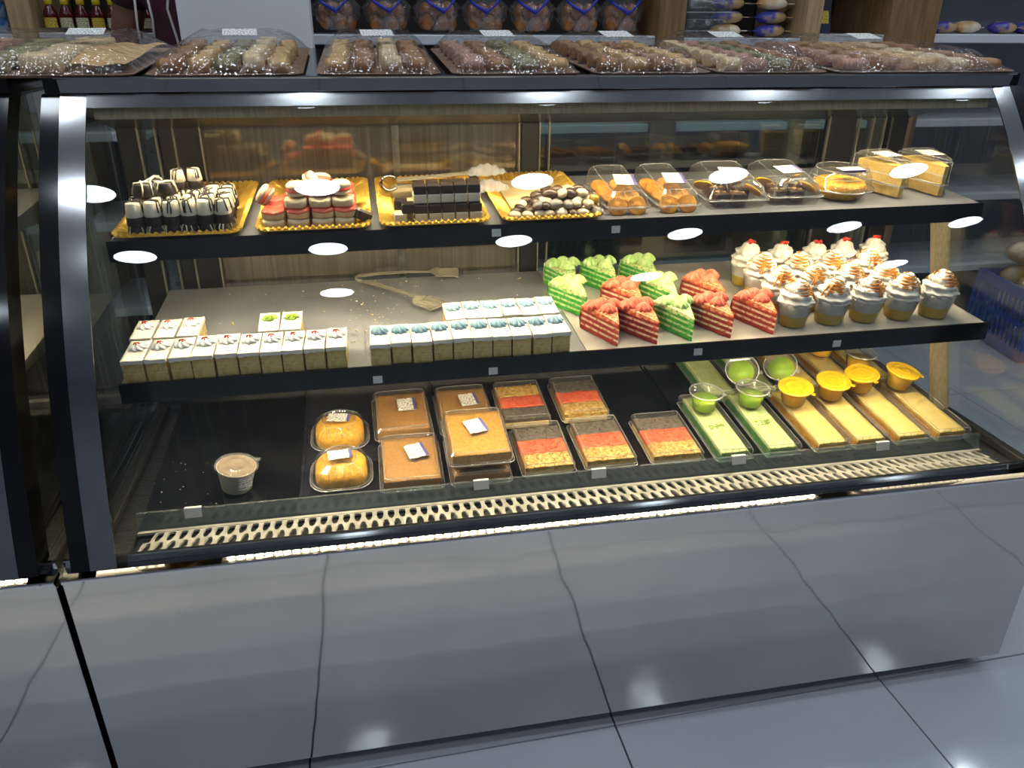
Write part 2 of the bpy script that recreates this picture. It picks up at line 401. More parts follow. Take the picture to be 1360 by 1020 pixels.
    def ell(s, cx, cy, cz, rx, ry, rz, n=12, m=8, mi=0, jit=0.0, rnd=None):
        v = [(cx, cy, cz - rz)]
        for k in range(1, m):
            p = -PI / 2 + PI * k / m
            for i in range(n):
                a = 2 * PI * i / n
                q = 1 + (rnd.uniform(-jit, jit) if jit else 0)
                v.append((cx + rx * q * math.cos(p) * math.cos(a), cy + ry * q * math.cos(p) * math.sin(a), cz + rz * q * math.sin(p)))
        v.append((cx, cy, cz + rz))
        f = [(0, 1 + (i + 1) % n, 1 + i) for i in range(n)]
        for k in range(m - 2):
            for i in range(n):
                j = (i + 1) % n
                f.append((1 + k * n + i, 1 + k * n + j, 1 + (k + 1) * n + j, 1 + (k + 1) * n + i))
        t = len(v) - 1
        f += [(t, 1 + (m - 2) * n + i, 1 + (m - 2) * n + (i + 1) % n) for i in range(n)]
        return s.add(v, f, mi, True)
    def grid(s, fn, nu, nv, mi=0, smooth=True):
        v = [fn(i / nu, j / nv) for j in range(nv + 1) for i in range(nu + 1)]
        f = [(j * (nu + 1) + i, j * (nu + 1) + i + 1, (j + 1) * (nu + 1) + i + 1, (j + 1) * (nu + 1) + i) for j in range(nv) for i in range(nu)]
        return s.add(v, f, mi, smooth)
    def xf(s, mtx, start=0):
        for i in range(start, len(s.v)):
            s.v[i] = tuple(mtx @ Vector(s.v[i]))
        return s
    def mesh(s, name, *mats):
        me = bpy.data.meshes.new(name)
        me.from_pydata(s.v, [], s.f)
        me.polygons.foreach_set('material_index', s.m)
        me.polygons.foreach_set('use_smooth', s.sm)
        for m in mats:
            me.materials.append(M[m] if isinstance(m, str) else m)
        me.update()
        return me

def link(name, me, parent=None, mtx=None, label=None):
    o = bpy.data.objects.new(name, me)
    COL.objects.link(o)
    if parent is not None:
        o.parent = parent
    if mtx is not None:
        if parent is None: o.matrix_world = mtx
        else: o.matrix_local = mtx
    if label: o['label'] = label
    return o

def tag(o, label, cat, group=None, kind=None):
    if label: o['label'] = label
    if cat: o['category'] = cat
    if group: o['group'] = group
    if kind: o['kind'] = kind
    return o

def thing(name, label, cat, mtx=None, group=None):
    o = bpy.data.objects.new(name, None)
    o.empty_display_size = 0.02
    COL.objects.link(o)
    if mtx is not None: o.matrix_world = mtx
    return tag(o, label, cat, group)

def put(name, parts, mtx, label, cat, group=None):
    """a thing from a list of (part name, mesh[, label[, subparts]]); copies share mesh data"""
    if len(parts) == 1:
        return tag(link(name, parts[0][1], None, mtx), label, cat, group)
    t = thing(name, label, cat, mtx, group)
    for p in parts:
        c = link(p[0], p[1], t, None, p[2] if len(p) > 2 else None)
        for q in (p[3] if len(p) > 3 else ()):
            link(q[0], q[1], c)
    return t

def struct(name, me, label=None):
    o = link(name, me)
    o['kind'] = 'structure'
    if label: o['label'] = label
    return o

ORD = ['first', 'second', 'third', 'fourth', 'fifth', 'sixth', 'seventh', 'eighth', 'ninth', 'tenth', 'eleventh', 'twelfth',
       'thirteenth', 'fourteenth', 'fifteenth', 'sixteenth', 'seventeenth', 'eighteenth', 'nineteenth', 'twentieth']

# display planes: (z0, y0, slope)
S1 = (0.958, 0.286, 0.07, 0.0062); S2 = (0.743, 0.193, 0.07, 0.0036); DK = (0.487, 0.140, 0.10, 0.0)
def on(P, x, y, a=0.0, dz=0.0, sc=1.0, tilt=None):
    z = P[0] + P[2] * (y - P[1]) + P[3] * (x - .80) + dz
    m = Matrix.Translation((x, y, z)) @ Matrix.Rotation(-P[3], 4, 'Y') @ Matrix.Rotation(math.atan(P[2]), 4, 'X') @ Matrix.Rotation(a, 4, 'Z')
    if tilt: m = m @ Matrix.Rotation(tilt[0], 4, tilt[1])
    return m @ Matrix.Scale(sc, 4) if sc != 1.0 else m

# ================================================================== SETTING
TH = 0.023; TO = Vector((0.3172, -0.0068, 0)); T = 0.6
fl = struct('floor', MB().box(-4, 7, -5, 3, -0.06, -0.008).mesh('floor', 'grout'), 'pale grey polished porcelain floor tiles with thin dark joints')
tile = MB().box(0.0018, T - .0018, .0018, T - .0018, -0.008, 0.0, c=0.0008).mesh('floor_tile', 'tile')
for i in range(-7, 11):
    for j in range(-8, 4):
        p = TO + Matrix.Rotation(TH, 3, 'Z') @ Vector((i * T, j * T, 0))
        if not (-3.95 < p.x < 6.4 and -4.9 < p.y < 2.4): continue
        link('floor_tile', tile, fl, Matrix.Translation(p) @ Matrix.Rotation(TH, 4, 'Z'))
struct('wall_back', MB().box(-4, 7, 2.6, 2.7, -.06, 2.9).mesh('wall_back', 'wall'))
struct('wall_front', MB().box(-4, 7, -5.1, -5, -.06, 2.9).mesh('wall_front', 'wall'))
struct('wall_left', MB().box(-4.1, -4, -5, 2.6, -.06, 2.9).mesh('wall_left', 'wall'))
struct('wall_right', MB().box(7, 7.1, -5, 2.6, -.06, 2.9).mesh('wall_right', 'wall'))
struct('ceiling', MB().box(-4, 7, -5, 2.6, 2.9, 2.98).mesh('ceiling', 'ceiling'))
ring = MB().lathe([(.105, 2.9), (.108, 2.893), (.1, 2.886), (.094, 2.888)], 32, caps=False).mesh('trim_ring', 'boardwhite')
disc = MB().lathe([(.094, 2.8885), (.06, 2.8885), (.001, 2.8885)], 32, caps=False).mesh('diffuser', 'lamp')
for r_, y in enumerate((-0.04, -0.87, -1.68, -2.5, 0.80, 1.62)):  # two rows behind the case are added, unseen, to brighten cabinet and shelves
    for k in range(7):
        x = (-1.50, -.585, .305, 1.235, 2.165, 3.10, 3.86)[k]
        if r_ == 3 and k % 2: continue
        t = thing('ceiling_downlight', '%s round recessed downlight along ceiling row %s %s the display case' % (ORD[k], ('one', 'two', 'three', 'four', 'one', 'two')[r_], 'added behind' if r_ > 3 else 'in front of'), 'light',
                  Matrix.Translation((x, y, 0)), 'recessed ceiling downlights')
        link('trim_ring', ring, t); link('diffuser', disc, t)

# ================================================================== DISPLAY CASES
CO = (0.36128272, -0.45059023, 0.46133676, -0.16750121)
def gy(z):
    return CO[0] * z ** 3 + CO[1] * z ** 2 + CO[2] * z + CO[3]

def grille_mesh(x0, x1):
    """perforated metal strip with two rows of real tear-drop slots"""
    mb = MB()
    y0, y1, z = 0.056, 0.124, 0.491
    pitch = 0.0192; n = int((x1 - x0) / pitch)
    rows = [(0.058, 0.0885, 1), (0.0915, 0.122, -1)]
    for row, (a, b, sg) in enumerate(rows):
        for k in range(n):
            cx = x0 + (k + .5) * pitch + (pitch * .5 if row else 0)
            hp = pitch / 2
            outer = [(cx - hp, a - .002), (cx, a - .002), (cx + hp, a - .002), (cx + hp, (a + b) / 2), (cx + hp, b + .002), (cx, b + .002), (cx - hp, b + .002), (cx - hp, (a + b) / 2)]
            wt, wb = (0.0078, 0.0048) if sg > 0 else (0.0048, 0.0078)
            inner = [(cx - wt * .7, a + .002), (cx, a), (cx + wt * .7, a + .002), (cx + (wt + wb) / 2, (a + b) / 2), (cx + wb * .7, b - .002), (cx, b), (cx - wb * .7, b - .002), (cx - (wt + wb) / 2, (a + b) / 2)]
            v = [(x, y, z) for x, y in outer] + [(x, y, z) for x, y in inner] + [(x, y, z - .004) for x, y in inner]
            f = [(i, (i + 1) % 8, 8 + (i + 1) % 8, 8 + i) for i in range(8)] + [(8 + i, 8 + (i + 1) % 8, 16 + (i + 1) % 8, 16 + i) for i in range(8)]
            mb.add(v, f)
    mb.box(x0 - .02, x1 + .02, y1, y1 + .008, z - .004, z + .001)
    mb.box(x0 - .02, x1 + .02, y0 - .006, y0 + .002, z - .004, z + .001)
    # the strip slopes down from the glass towards the deck
    for i, (x, y, zz) in enumerate(mb.v):
        t = (y - y0) / (y1 - y0)
        mb.v[i] = (x, .036 + .082 * t, zz + .0245 - .0190 * t)
    return mb

def led_strip(x0, x1, y, z, ny=0.0):
    mb = MB(); n = int((x1 - x0) / .022)
    for k in range(n):
        x = x0 + (k + .5) * (x1 - x0) / n
        mb.box(x - .0065, x + .0065, y - .005, y + .005, z - .0015, z)
    return mb

def build_case(x0, label, full=True):
    W = 1.78
    C = thing('display_case', label, 'display case', Matrix.Translation((x0, 0, 0)), 'refrigerated display cases')
    P = lambda n, mb, *m, par=None, lab=None: link(n, mb.mesh(n, *m), par or C, None, lab)
    # base
    P('plinth', MB().box(.03, W - .045, .05, .66, 0.004, .047), 'rubber')
    P('base_cabinet', MB().box(0.001, W - .001, .0035, .70, .047, .470), 'darkframe')
    P('front_panel', MB().box(0, W, -.001, .003, .047, .503, c=.001), 'steel', lab='mirror-like brushed steel front panel')
    for sx in (0.0, W - .002):
        P('side_panel', MB().box(sx, sx + .002, .0035, .70, .047, .49), 'steel')
    P('chrome_rail', MB().extrude_x([(-.003, .5025), (-.0035, .5055), (-.0015, .5068), (.0235, .51266), (.0235, .5000), (-.003, .5000)], .0, W), 'mirror', lab='flat mirror chrome ledge')
    P('chrome_rail', MB().extrude_x([(.0228, .5120), (.0185, .5255), (.0205, .5268), (.0270, .5262), (.0330, .5080)], .0, W), 'chrome', lab='upright chrome lip holding the glass')
    # side ledges, deck rim and well
    for a, b in ((.002, .075), (W - .075, W - .002)):
        P('side_ledge', MB().box(a, b, .03, .62, .470, .487, c=.003), 'satin')
    P('deck_floor', MB().box(.075, W - .075, .03, .62, .462, .470), 'darkframe')
    P('vent_well', MB().box(.076, W - .076, .034, .130, .472, .478), 'satin')
    P('vent_grille', grille_mesh(.100, W - .100), 'grillemetal', lab='steel vent strip with two rows of tear-drop slots')
    deck = [(.135, .485), (.60, .5315), (.60, .5265), (.135, .480)]
    P('deck_plate', MB().extrude_x(deck, .075, W - .075), 'darkframe')
    tr = ((.078, .338, 'blacktray'), (.342, .612, 'slatetray'), (.616, 1.128, 'blacktray'), (1.132, W - .078, 'blacktray'))
    for a, b, mm in tr:
        mb = MB()
        mb.extrude_x([(.143, .4875), (.572, .5300), (.572, .529), (.143, .4865)], a, b)
        for e in (a, b - .004):
            mb.extrude_x([(.143, .4875), (.143, .490), (.572, .5325), (.572, .530)], e, e + .004)
        P('display_tray', mb, mm)
    P('back_rim', MB().box(.075, W - .075, .575, .600, .52, .552, c=.006), 'satin')
    lip = P('glass_lip', MB().extrude_x([(.132, .490), (.138, .490), (.1445, .523), (.1385, .5235)], .078, W - .075), 'lipglass')
    for x in (.155, .655, .878, 1.16, 1.47):
        link('tag_clip', MB().extrude_x([(.1362, .508), (.1350, .5082), (.1382, .5255), (.1450, .5250), (.1450, .5238), (.1393, .5243)], x, x + .028).mesh('tag_clip', 'tagwhite'), lip)
    # front glass + chrome frame
    zs = np.linspace(.5262, 1.160, 32)
    outer = [(gy(z), z) for z in zs]
    inner = [(gy(z) + .006, z) for z in zs]
    P('front_glass', MB().strip(outer, inner, .050, W - .050), 'glass')
    zf = np.linspace(.520, 1.176, 32)
    def strip(xa, xb, d0, d1, nm, mm):
        o = [(gy(z) + d0, z) for z in zf]; i_ = [(gy(z) + d1, z) for z in zf]
        P(nm, MB().strip(o, i_, xa, xb), mm)
    for xa, xb in ((.045, .083), (W - .083, W - .045)):
        strip(xa, xb, -.004, -.0008, 'chrome_strip', 'chrome')
    for xa, xb in ((.018, .0445), (W - .0445, W - .018)):
        strip(xa, xb, -.003, .045, 'end_frame', 'black')
    ts = [(gy(1.158) - .004, 1.157), (gy(1.175) - .004, 1.1755), (gy(1.175) + .008, 1.1755), (gy(1.158) + .007, 1.157)]
    P('top_strip', MB().extrude_x(ts, .083, W - .083), 'chrome')
    # top
    P('fascia', MB().extrude_x([(.3385, 1.177), (.333, 1.1975), (.345, 1.1975), (.350, 1.177)], .045, W - .045), 'blackmirror', lab='dark mirror fascia above the glass')
    P('top_slab', MB().extrude_x([(.345, 1.177), (.345, 1.1990), (.80, 1.2285), (.80, 1.177)], .020, W - .020), 'black')
    P('top_edge', MB().box(.040, W - .040, .3285, .345, 1.1978, 1.2015, c=.001), 'chrome')
    P('inner_ceiling', MB().extrude_x([(.37, 1.158), (.37, 1.172), (.612, 1.172), (.612, 1.094), (.602, 1.094)], .036, W - .036), 'innergrey')
    # side glass
    zz = np.linspace(.55, 1.17, 16)
    poly = [(gy(z) + .045, z) for z in zz] + [(.612, 1.17), (.612, .487), (gy(.55) + .045, .487)]
    for xa in (.024, W - .030):
        P('side_glass', MB().extrude_x(poly, xa, xa + .006), 'sideglass')
        P('side_sill', MB().box(xa - .006, xa + .012, .06, .612, .487, .503, c=.002), 'darkframe')
    # back wall: frame and sliding doors
    def post(a, b, y0, y1, z0=.50, z1=1.10, mm='darkframe'):
        return P('back_post', MB().box(a, b, y0, y1, z0, z1, c=.003), mm)
    post(.036, .075, .615, .645); post(.110, .190, .618, .640); post(.832, .872, .612, .640); post(W - .235, W - .165, .618, .640); post(W - .080, W - .036, .615, .645)
    for a in (.075, .107, .140, .190, .828, .872, .893, W - .238, W - .163, W - .128, W - .098):
        P('back_post_edge', MB().box(a - .0015, a + .0015, .611, .618, .50, 1.10), 'edge')
    P('back_rail', MB().box(.036, W - .036, .612, .645, 1.09, 1.12), 'darkframe')
    P('back_rail', MB().box(.036, W - .036, .612, .645, .50, .552), 'darkframe')
    d1 = P('back_door', MB().box(.190, .832, .630, .636, .552, 1.09), 'doorbrown', lab='ribbed brown sliding back door')
    link('door_rail', MB().box(.190, .832, .624, .630, .552, .570).mesh('door_rail', 'darkframe'), d1)
    link('door_edge', MB().box(.562, .576, .622, .630, .57, 1.09).mesh('door_edge', 'satin'), d1)
    d2 = P('back_door', MB().box(.872, W - .235, .630, .636, .552, 1.09), 'doorglass', lab='greenish glass sliding back door')
    link('door_rail', MB().box(.872, W - .235, .624, .630, .552, .570).mesh('door_rail', 'darkframe'), d2)
    P('end_pane', MB().box(W - .165, W - .080, .630, .636, .552, 1.09), 'doorglass')
    P('end_pane', MB().box(.075, .110, .630, .636, .552, 1.09), 'doorglass')
    # solid slanted bar stands in for a post's reflection in the end glass
    P('post_reflection', MB().add([(W - .062, .43, .905), (W - .024, .43, .905), (W - .024, .445, .905), (W - .062, .445, .905), (W - .062, .290, .500), (W - .024, .290, .500), (W - .024, .305, .500), (W - .062, .305, .500)],
        [(0, 1, 2, 3), (7, 6, 5, 4), (0, 4, 5, 1), (1, 5, 6, 2), (2, 6, 7, 3), (3, 7, 4, 0)]), 'alu')
    # shelves
    def shelf(PL, plates, nm_lab, tags):
        z0, y0, s, lean = PL
        y1 = .603
        sh = P('shelf', MB().extrude_x([(y0 + .003, z0 - .004), (y1, z0 - .004 + s * (y1 - y0)), (y1, z0 - .009 + s * (y1 - y0)), (y0 + .003, z0 - .012)], .084, W - .084), 'satin', lab=nm_lab)
        sh.matrix_local = Matrix.Translation((.80, 0, z0)) @ Matrix.Rotation(-lean, 4, 'Y') @ Matrix.Translation((-.80, 0, -z0))
        for a, b, mm in plates:
            link('shelf_plate', MB().extrude_x([(y0 + .002, z0 - .0005), (y1, z0 - .0005 + s * (y1 - y0)), (y1, z0 - .0035 + s * (y1 - y0)), (y0 + .002, z0 - .0035)], a, b).mesh('shelf_plate', mm), sh)
        link('front_band', MB().extrude_x([(y0 - .003, z0 + .0015), (y0 - .0045, z0 - .0335), (y0 + .002, z0 - .0335), (y0 + .004, z0 + .0005)], .080, W - .080).mesh('front_band', 'band'), sh)
        link('led_housing', MB().box(.10, W - .10, y0 + .004, y0 + .030, z0 - .028, z0 - .012).mesh('led_housing', 'satin'), sh)
        if full: link('led_strip', led_strip(.11, W - .11, y0 + .017, z0 - .0282).mesh('led_strip', 'led'), sh)
        for x, dz in tags:
            link('tag_stub', MB().box(x - .008, x + .008, y0 - .0062, y0 - .0046, z0 - dz - .007, z0 - dz + .006).mesh('tag_stub', 'tagwhite'), sh)
        for x in (.088, W - .092):
            link('shelf_bracket', MB().extrude_x([(y0 + .02, z0 - .012), (y1, z0 + s * (y1 - y0) - .012), (.612, z0 + s * (y1 - y0) - .05), (.56, z0 + s * (y1 - y0) - .05)], x, x + .004).mesh('shelf_bracket', 'satin'), sh)
    shelf(S1, ((.082, .70, 'shelfmetal'), (.702, W - .082, 'shelfmetal')), 'upper shelf with a black front band', ((.722, .012), (.942, .016)))
    shelf(S2, ((.083, .4795, 'shelfmetal'), (.4805, .8725, 'shelfmetal'), (.8745, W - .083, 'shelfpale')), 'middle shelf with a black front band', ((.497, .022), (.700, .022), (1.086, .014), (1.37, .018)))
    P('led_housing', MB().extrude_x([(gy(1.15) + .010, 1.139), (gy(1.15) + .0115, 1.139), (gy(1.15) + .0140, 1.1475), (gy(1.15) + .032, 1.1475), (gy(1.15) + .034, 1.158), (gy(1.15) + .012, 1.158)], .09, W - .09), 'alu')
    if full: P('led_strip', led_strip(.10, W - .10, gy(1.15) + .0235, 1.1472), 'led')
    return C

build_case(0.0, 'long steel bakery display case filled with cakes and sweets', True)
build_case(-1.79, 'second steel display case standing beside the filled one, mostly out of view', True)

# ================================================================== TOP SHELF GOODS
def rrect(w, d, r, n=8):
    pts = []
    for cx, cy, a0 in ((w / 2 - r, -d / 2 + r, -PI / 2), (w / 2 - r, d / 2 - r, 0), (-w / 2 + r, d / 2 - r, PI / 2), (-w / 2 + r, -d / 2 + r, PI)):
        for k in range(n + 1):
            a = a0 + PI / 2 * k / n
            pts.append((cx + r * math.cos(a), cy + r * math.sin(a)))
    return pts

def resample(pts, n):
    pts = [Vector(p) for p in pts]; L = [0]
    for i in range(len(pts)):
        L.append(L[-1] + (pts[(i + 1) % len(pts)] - pts[i]).length)
    out = []
    for k in range(n):
        t = L[-1] * k / n
        i = max(j for j in range(len(pts)) if L[j] <= t)
        u = (t - L[i]) / max(1e-9, L[i + 1] - L[i])
        out.append(pts[i].lerp(pts[(i + 1) % len(pts)], u))
    return out

def gold_tray(w, d):
    n = 360
    o = resample(rrect(w, d, .022), n)
    rings = []
    for k, (ins, z) in enumerate(((.030, .002), (.027, .003), (.014, .0095), (.006, .0130), (.0, .0115), (.001, .008))):
        rg = []
        for i, p in enumerate(o):
            c = Vector((max(-w / 2 + .04, min(w / 2 - .04, p.x)), max(-d / 2 + .04, min(d / 2 - .04, p.y))))
            q = p + (c - p).normalized() * ins
            rip = (1 if i % 4 < 2 else -1) * (.0015 if 0 < k < 5 else 0)
            rg.append((q.x, q.y, z + rip))
        rings.append(rg)
    mb = MB()
    v = [p for r_ in rings for p in r_]
    f = [(k * n + i, k * n + (i + 1) % n, (k + 1) * n + (i + 1) % n, (k + 1) * n + i) for k in range(5) for i in range(n)]
    f.append(tuple(range(n)))
    mb.add(v, f, 0, False)
    return mb.mesh('gold_tray', 'gold')

TW = (.205, .194, .194, .186)
TXc = (.190, .410, .617, .826)
for i, (x, nm) in enumerate(zip(TXc, ('holding drizzled black and white chocolates', 'holding coral glazed cream cookies', 'holding black and white fudge cubes', 'holding a heap of chocolate pebbles'))):
    liner = MB().prism(rrect(TW[i] - .066, .325 - .066, .012), .0022, .0034).mesh('tray_liner', 'linercream' if i > 1 else 'gold')
    put('gold_tray', [('tray_base', gold_tray(TW[i], .325)), ('tray_liner', liner)], on(S1, x, .440, 0, .0004), 'gold rectangular tray with ribbed rim ' + nm, 'tray', 'gold foil trays')

# --- drizzled chocolates
def frust(r0, r1, z0, z1, n=16):
    return MB().lathe([(r0 * .96, z0), (r0, z0 + .001), (r1, z1 - .0015), (r1 * .9, z1), (.0005, z1)], n)
def drizzle(r0, r1, z0, z1, seed):
    q = random.Random(seed); mb = MB()
    for k in range(3):
        a = q.uniform(0, PI); off = q.uniform(-.5, .5) * r1
        path = []
        for t in np.linspace(-1, 1, 11):
            u = abs(t)
            if u < .62:
                x, z = t / .62 * r1, z1 + .0006
            else:
                g = (u - .62) / .38
                x, z = math.copysign(r1 + (r0 - r1) * g, t) * 1.04, z1 - (z1 - z0) * g * .85
            y = off + .0015 * math.sin(5 * t + k)
            sc = math.sqrt(max(.05, 1 - min(.95, (off / max(r1, 1e-6)) ** 2)))
            path.append((x * sc * math.cos(a) - y * math.sin(a), x * sc * math.sin(a) + y * math.cos(a), z))
        mb.tube(path, .0012, 5)
    return mb
darkc = [[('chocolate_body', frust(.0150, .0112, 0, .0165).mesh('chocolate_body', 'dark_choc')), ('white_drizzle', drizzle(.0150, .0112, 0, .0165, s).mesh('white_drizzle', 'white_choc'))] for s in (1, 2, 3)]
twoc = [[('dark_base', frust(.0155, .0142, 0, .0165).mesh('dark_base', 'dark_choc')), ('white_top', MB().lathe([(.0140, .0150), (.0145, .0163), (.0118, .0365), (.0100, .038), (.0004, .0383)], 16).mesh('white_top', 'white_choc')),
         ('dark_drizzle', drizzle(.0145, .0118, .018, .0381, s).mesh('dark_drizzle', 'dark_choc'))] for s in (4, 5, 6)]
GC = 'drizzled chocolates on the first gold tray'
fx = [.126, .155, .184, .210, .2375, .2635]
for r_ in range(3):
    for k in range(6):
        put('chocolate_bite', darkc[(k + r_) % 3], on(S1, fx[k] + R.uniform(-.001, .001), .301 + r_ * .031, R.uniform(0, 6), .0045),
            'dark chocolate bite with white drizzle, bottom layer, %s row, %s from the neighbouring case' % (('front', 'second', 'third')[r_], ORD[k]), 'chocolate', GC)
for r_ in range(4):
    for k in range(6):
        if r_ > 1 and k < 2 and r_ == 3: continue
        put('chocolate_bite', twoc[(k + r_) % 3], on(S1, fx[k] + .001 + R.uniform(-.0015, .0015), .303 + r_ * .0305, R.uniform(0, 6), .0212),
            'white topped chocolate bite with dark drizzle, upper layer, %s row, %s from the neighbouring case' % (('front', 'second', 'third', 'back')[r_], ORD[k]), 'chocolate', GC)
for k, (x, y, kind, a) in enumerate(((.140, .335, 'd', 0), (.171, .342, 'd', .5), (.150, .366, 'd', .3), (.188, .372, 'w', 0), (.214, .378, 'w', .3))):
    put('chocolate_bite', (darkc if kind == 'd' else twoc)[k % 3], on(S1, x, y, a, .0600, 1.25 if kind == 'd' else .85),
        ('dark chocolate bite standing on top of the pile, %s of the dark ones' % ORD[k]) if kind == 'd' else ('white drizzled chocolate standing on top of the pile, %s of two' % ORD[k - 3]), 'chocolate', GC)

# --- coral cookies
def petit(seed):
    n = 32; q = random.Random(seed)
    base = resample(rrect(.037, .034, .008), n)
    body = MB()
    def rg(sc, z, dip=0.0):
        return [(p.x * sc, p.y * sc, z - dip * math.exp(-(p.x / .010) ** 2)) for p in base]
    rs = [rg(.90, 0), rg(.98, .002), rg(1.0, .009, .001), rg(.98, .0135, .003), rg(.80, .0150, .004)]
    v = [p for r_ in rs for p in r_]
    f = [(k * n + i, k * n + (i + 1) % n, (k + 1) * n + (i + 1) % n, (k + 1) * n + i) for k in range(4) for i in range(n)] + [tuple(range(n - 1, -1, -1)), tuple(range(4 * n, 5 * n))]
    body.add(v, f, 0, True)
    gl = MB()
    rs = [rg(1.015, .0108, .003), rg(1.03, .0125, .003), rg(1.0, .0152, .0035), rg(.82, .0164, .004)]
    v = [p for r_ in rs for p in r_]
    f = [(k * n + i, k * n + (i + 1) % n, (k + 1) * n + (i + 1) % n, (k + 1) * n + i) for k in range(3) for i in range(n)] + [tuple(range(n - 1, -1, -1)), tuple(range(3 * n, 4 * n))]
    gl.add(v, f, 0, True)
    return [('cookie_body', body.mesh('cookie_body', 'cookiecream')), ('coral_glaze', gl.mesh('coral_glaze', 'pinkglaze'))]
pet = petit(1)
petplain = [('cookie_body', pet[0][1])]
maca = [('cookie_shell', MB().lathe([(.012, 0), (.0175, .003), (.0180, .006), (.0165, .0075)], 24).mesh('cookie_shell', 'cookiecream')),
        ('coral_filling', MB().lathe([(.0165, .0073), (.0185, .0085), (.0185, .0120), (.0165, .0132)], 24).mesh('coral_filling', 'pinkglaze')),
        ('cookie_shell', MB().lathe([(.0165, .0130), (.0182, .0145), (.0175, .019), (.012, .0225), (.0005, .0235)], 24).mesh('cookie_shell', 'cookiecream'))]
GK = 'coral and cream cookies on the second gold tray'
cx = [.343, .384, .425, .463]
for r_ in range(3):
    for k in range(4):
        put('cream_cookie', petplain, on(S1, cx[k], .317 + r_ * .037, 0, .0045), 'plain cream cookie, bottom layer, %s row, %s from the chocolates' % (('front', 'middle', 'back')[r_], ORD[k]), 'cookie', GK)
        put('glazed_cookie', pet, on(S1, cx[k] + .001, .319 + r_ * .037, R.uniform(-.06, .06), .0200), 'coral glazed cream cookie, second layer, %s row, %s from the chocolates' % (('front', 'middle', 'back')[r_], ORD[k]), 'cookie', GK)
        if k > 0:
            put('glazed_cookie', pet if r_ else petplain, on(S1, cx[k] - .002, .321 + r_ * .037, PI + R.uniform(-.06, .06), .0370), 'cream cookie, third layer, %s row, %s from the chocolates' % (('front', 'middle', 'back')[r_], ORD[k]), 'cookie', GK)
for k, (x, y, dz, a, tl, lab) in enumerate(((.385, .326, .0538, 0, None, 'round filled cookie lying on the cookie pile, closest to the chocolates'), (.425, .328, .0538, 1, None, 'round filled cookie lying at the middle of the cookie pile top'),
        (.458, .328, .0538, 2, None, 'round filled cookie lying at the pile end towards the fudge cubes'), (.400, .352, .0640, 0, (1.1, 'Y'), 'round filled cookie standing on edge at the very top of the pile'),
        (.424, .366, .0560, 0, (-.5, 'X'), 'round filled cookie leaning behind the pile top, coral side up'), (.338, .352, .0430, 0, (-.9, 'Y'), 'round filled cookie leaning against the low end of the cookie pile'))):
    put('filled_cookie', maca, on(S1, x, y, a, dz, 1.0, tl), lab, 'cookie', GK)
put('dark_cookie', [('biscuit', MB().prism(rrect(.03, .022, .004), 0, .014).mesh('biscuit', 'dark_choc')), ('cream_face', MB().prism(rrect(.029, .021, .004), .014, .018).mesh('cream_face', 'cookiecream'))], on(S1, .488, .310, .5, .0125, 1.0, (.5, 'Y')), 'dark biscuit with cream face leaning beside the coral cookies', 'cookie')

# --- fudge cubes
def cube(lo, hi):
    a = .0222
    return [('white_layer' if lo == 'white_choc' else 'dark_layer', MB().box(-a / 2, a / 2, -a / 2, a / 2, 0, .0155, c=.0012).mesh('fudge_layer', lo)), ('dark_layer' if hi == 'dark_choc' else 'white_layer', MB().box(-a / 2 + .0003, a / 2 - .0003, -a / 2 + .0003, a / 2 - .0003, .0155, .0305, c=.0012).mesh('fudge_layer', hi))]
cub = cube('white_choc', 'dark_choc')
GF = 'black and white fudge cubes on the third gold tray'
fxx = [.594, .618, .642, .6655, .6895]
for L in range(2):
    for r_ in range(2):
        for k in range(5):
            put('fudge_cube', cub, on(S1, fxx[k] + R.uniform(-.0006, .0006) - .001 * L, .316 + r_ * .0235 + L * .004, R.uniform(-.04, .04), .0042 + L * .0318),
                'two-layer fudge cube, %s layer, %s row, %s from the coral cookies' % (('lower', 'upper')[L], ('front', 'back')[r_], ORD[k]), 'fudge', GF)
one = [('dark_layer', MB().box(-.011, .011, -.011, .011, 0, .0165, c=.0012).mesh('fudge_layer', 'dark_choc'))]
onew = [('white_layer', MB().box(-.011, .011, -.011, .011, 0, .0155, c=.0012).mesh('fudge_layer', 'white_choc'))]
put('fudge_piece', onew, on(S1, .557, .317, .05, .0042), 'white fudge piece at the short end of the fudge rows, front row', 'fudge', GF)
put('fudge_piece', onew, on(S1, .5705, .343, 0, .0042), 'white fudge piece hidden behind the short end of the fudge rows', 'fudge', GF)
put('fudge_piece', one, on(S1, .571, .317, .02, .0200), 'dark fudge piece set on the front white piece at the short end', 'fudge', GF)
put('fudge_piece', one, on(S1, .560, .341, -.1, .0200), 'dark fudge piece behind the front dark one at the short end', 'fudge', GF)

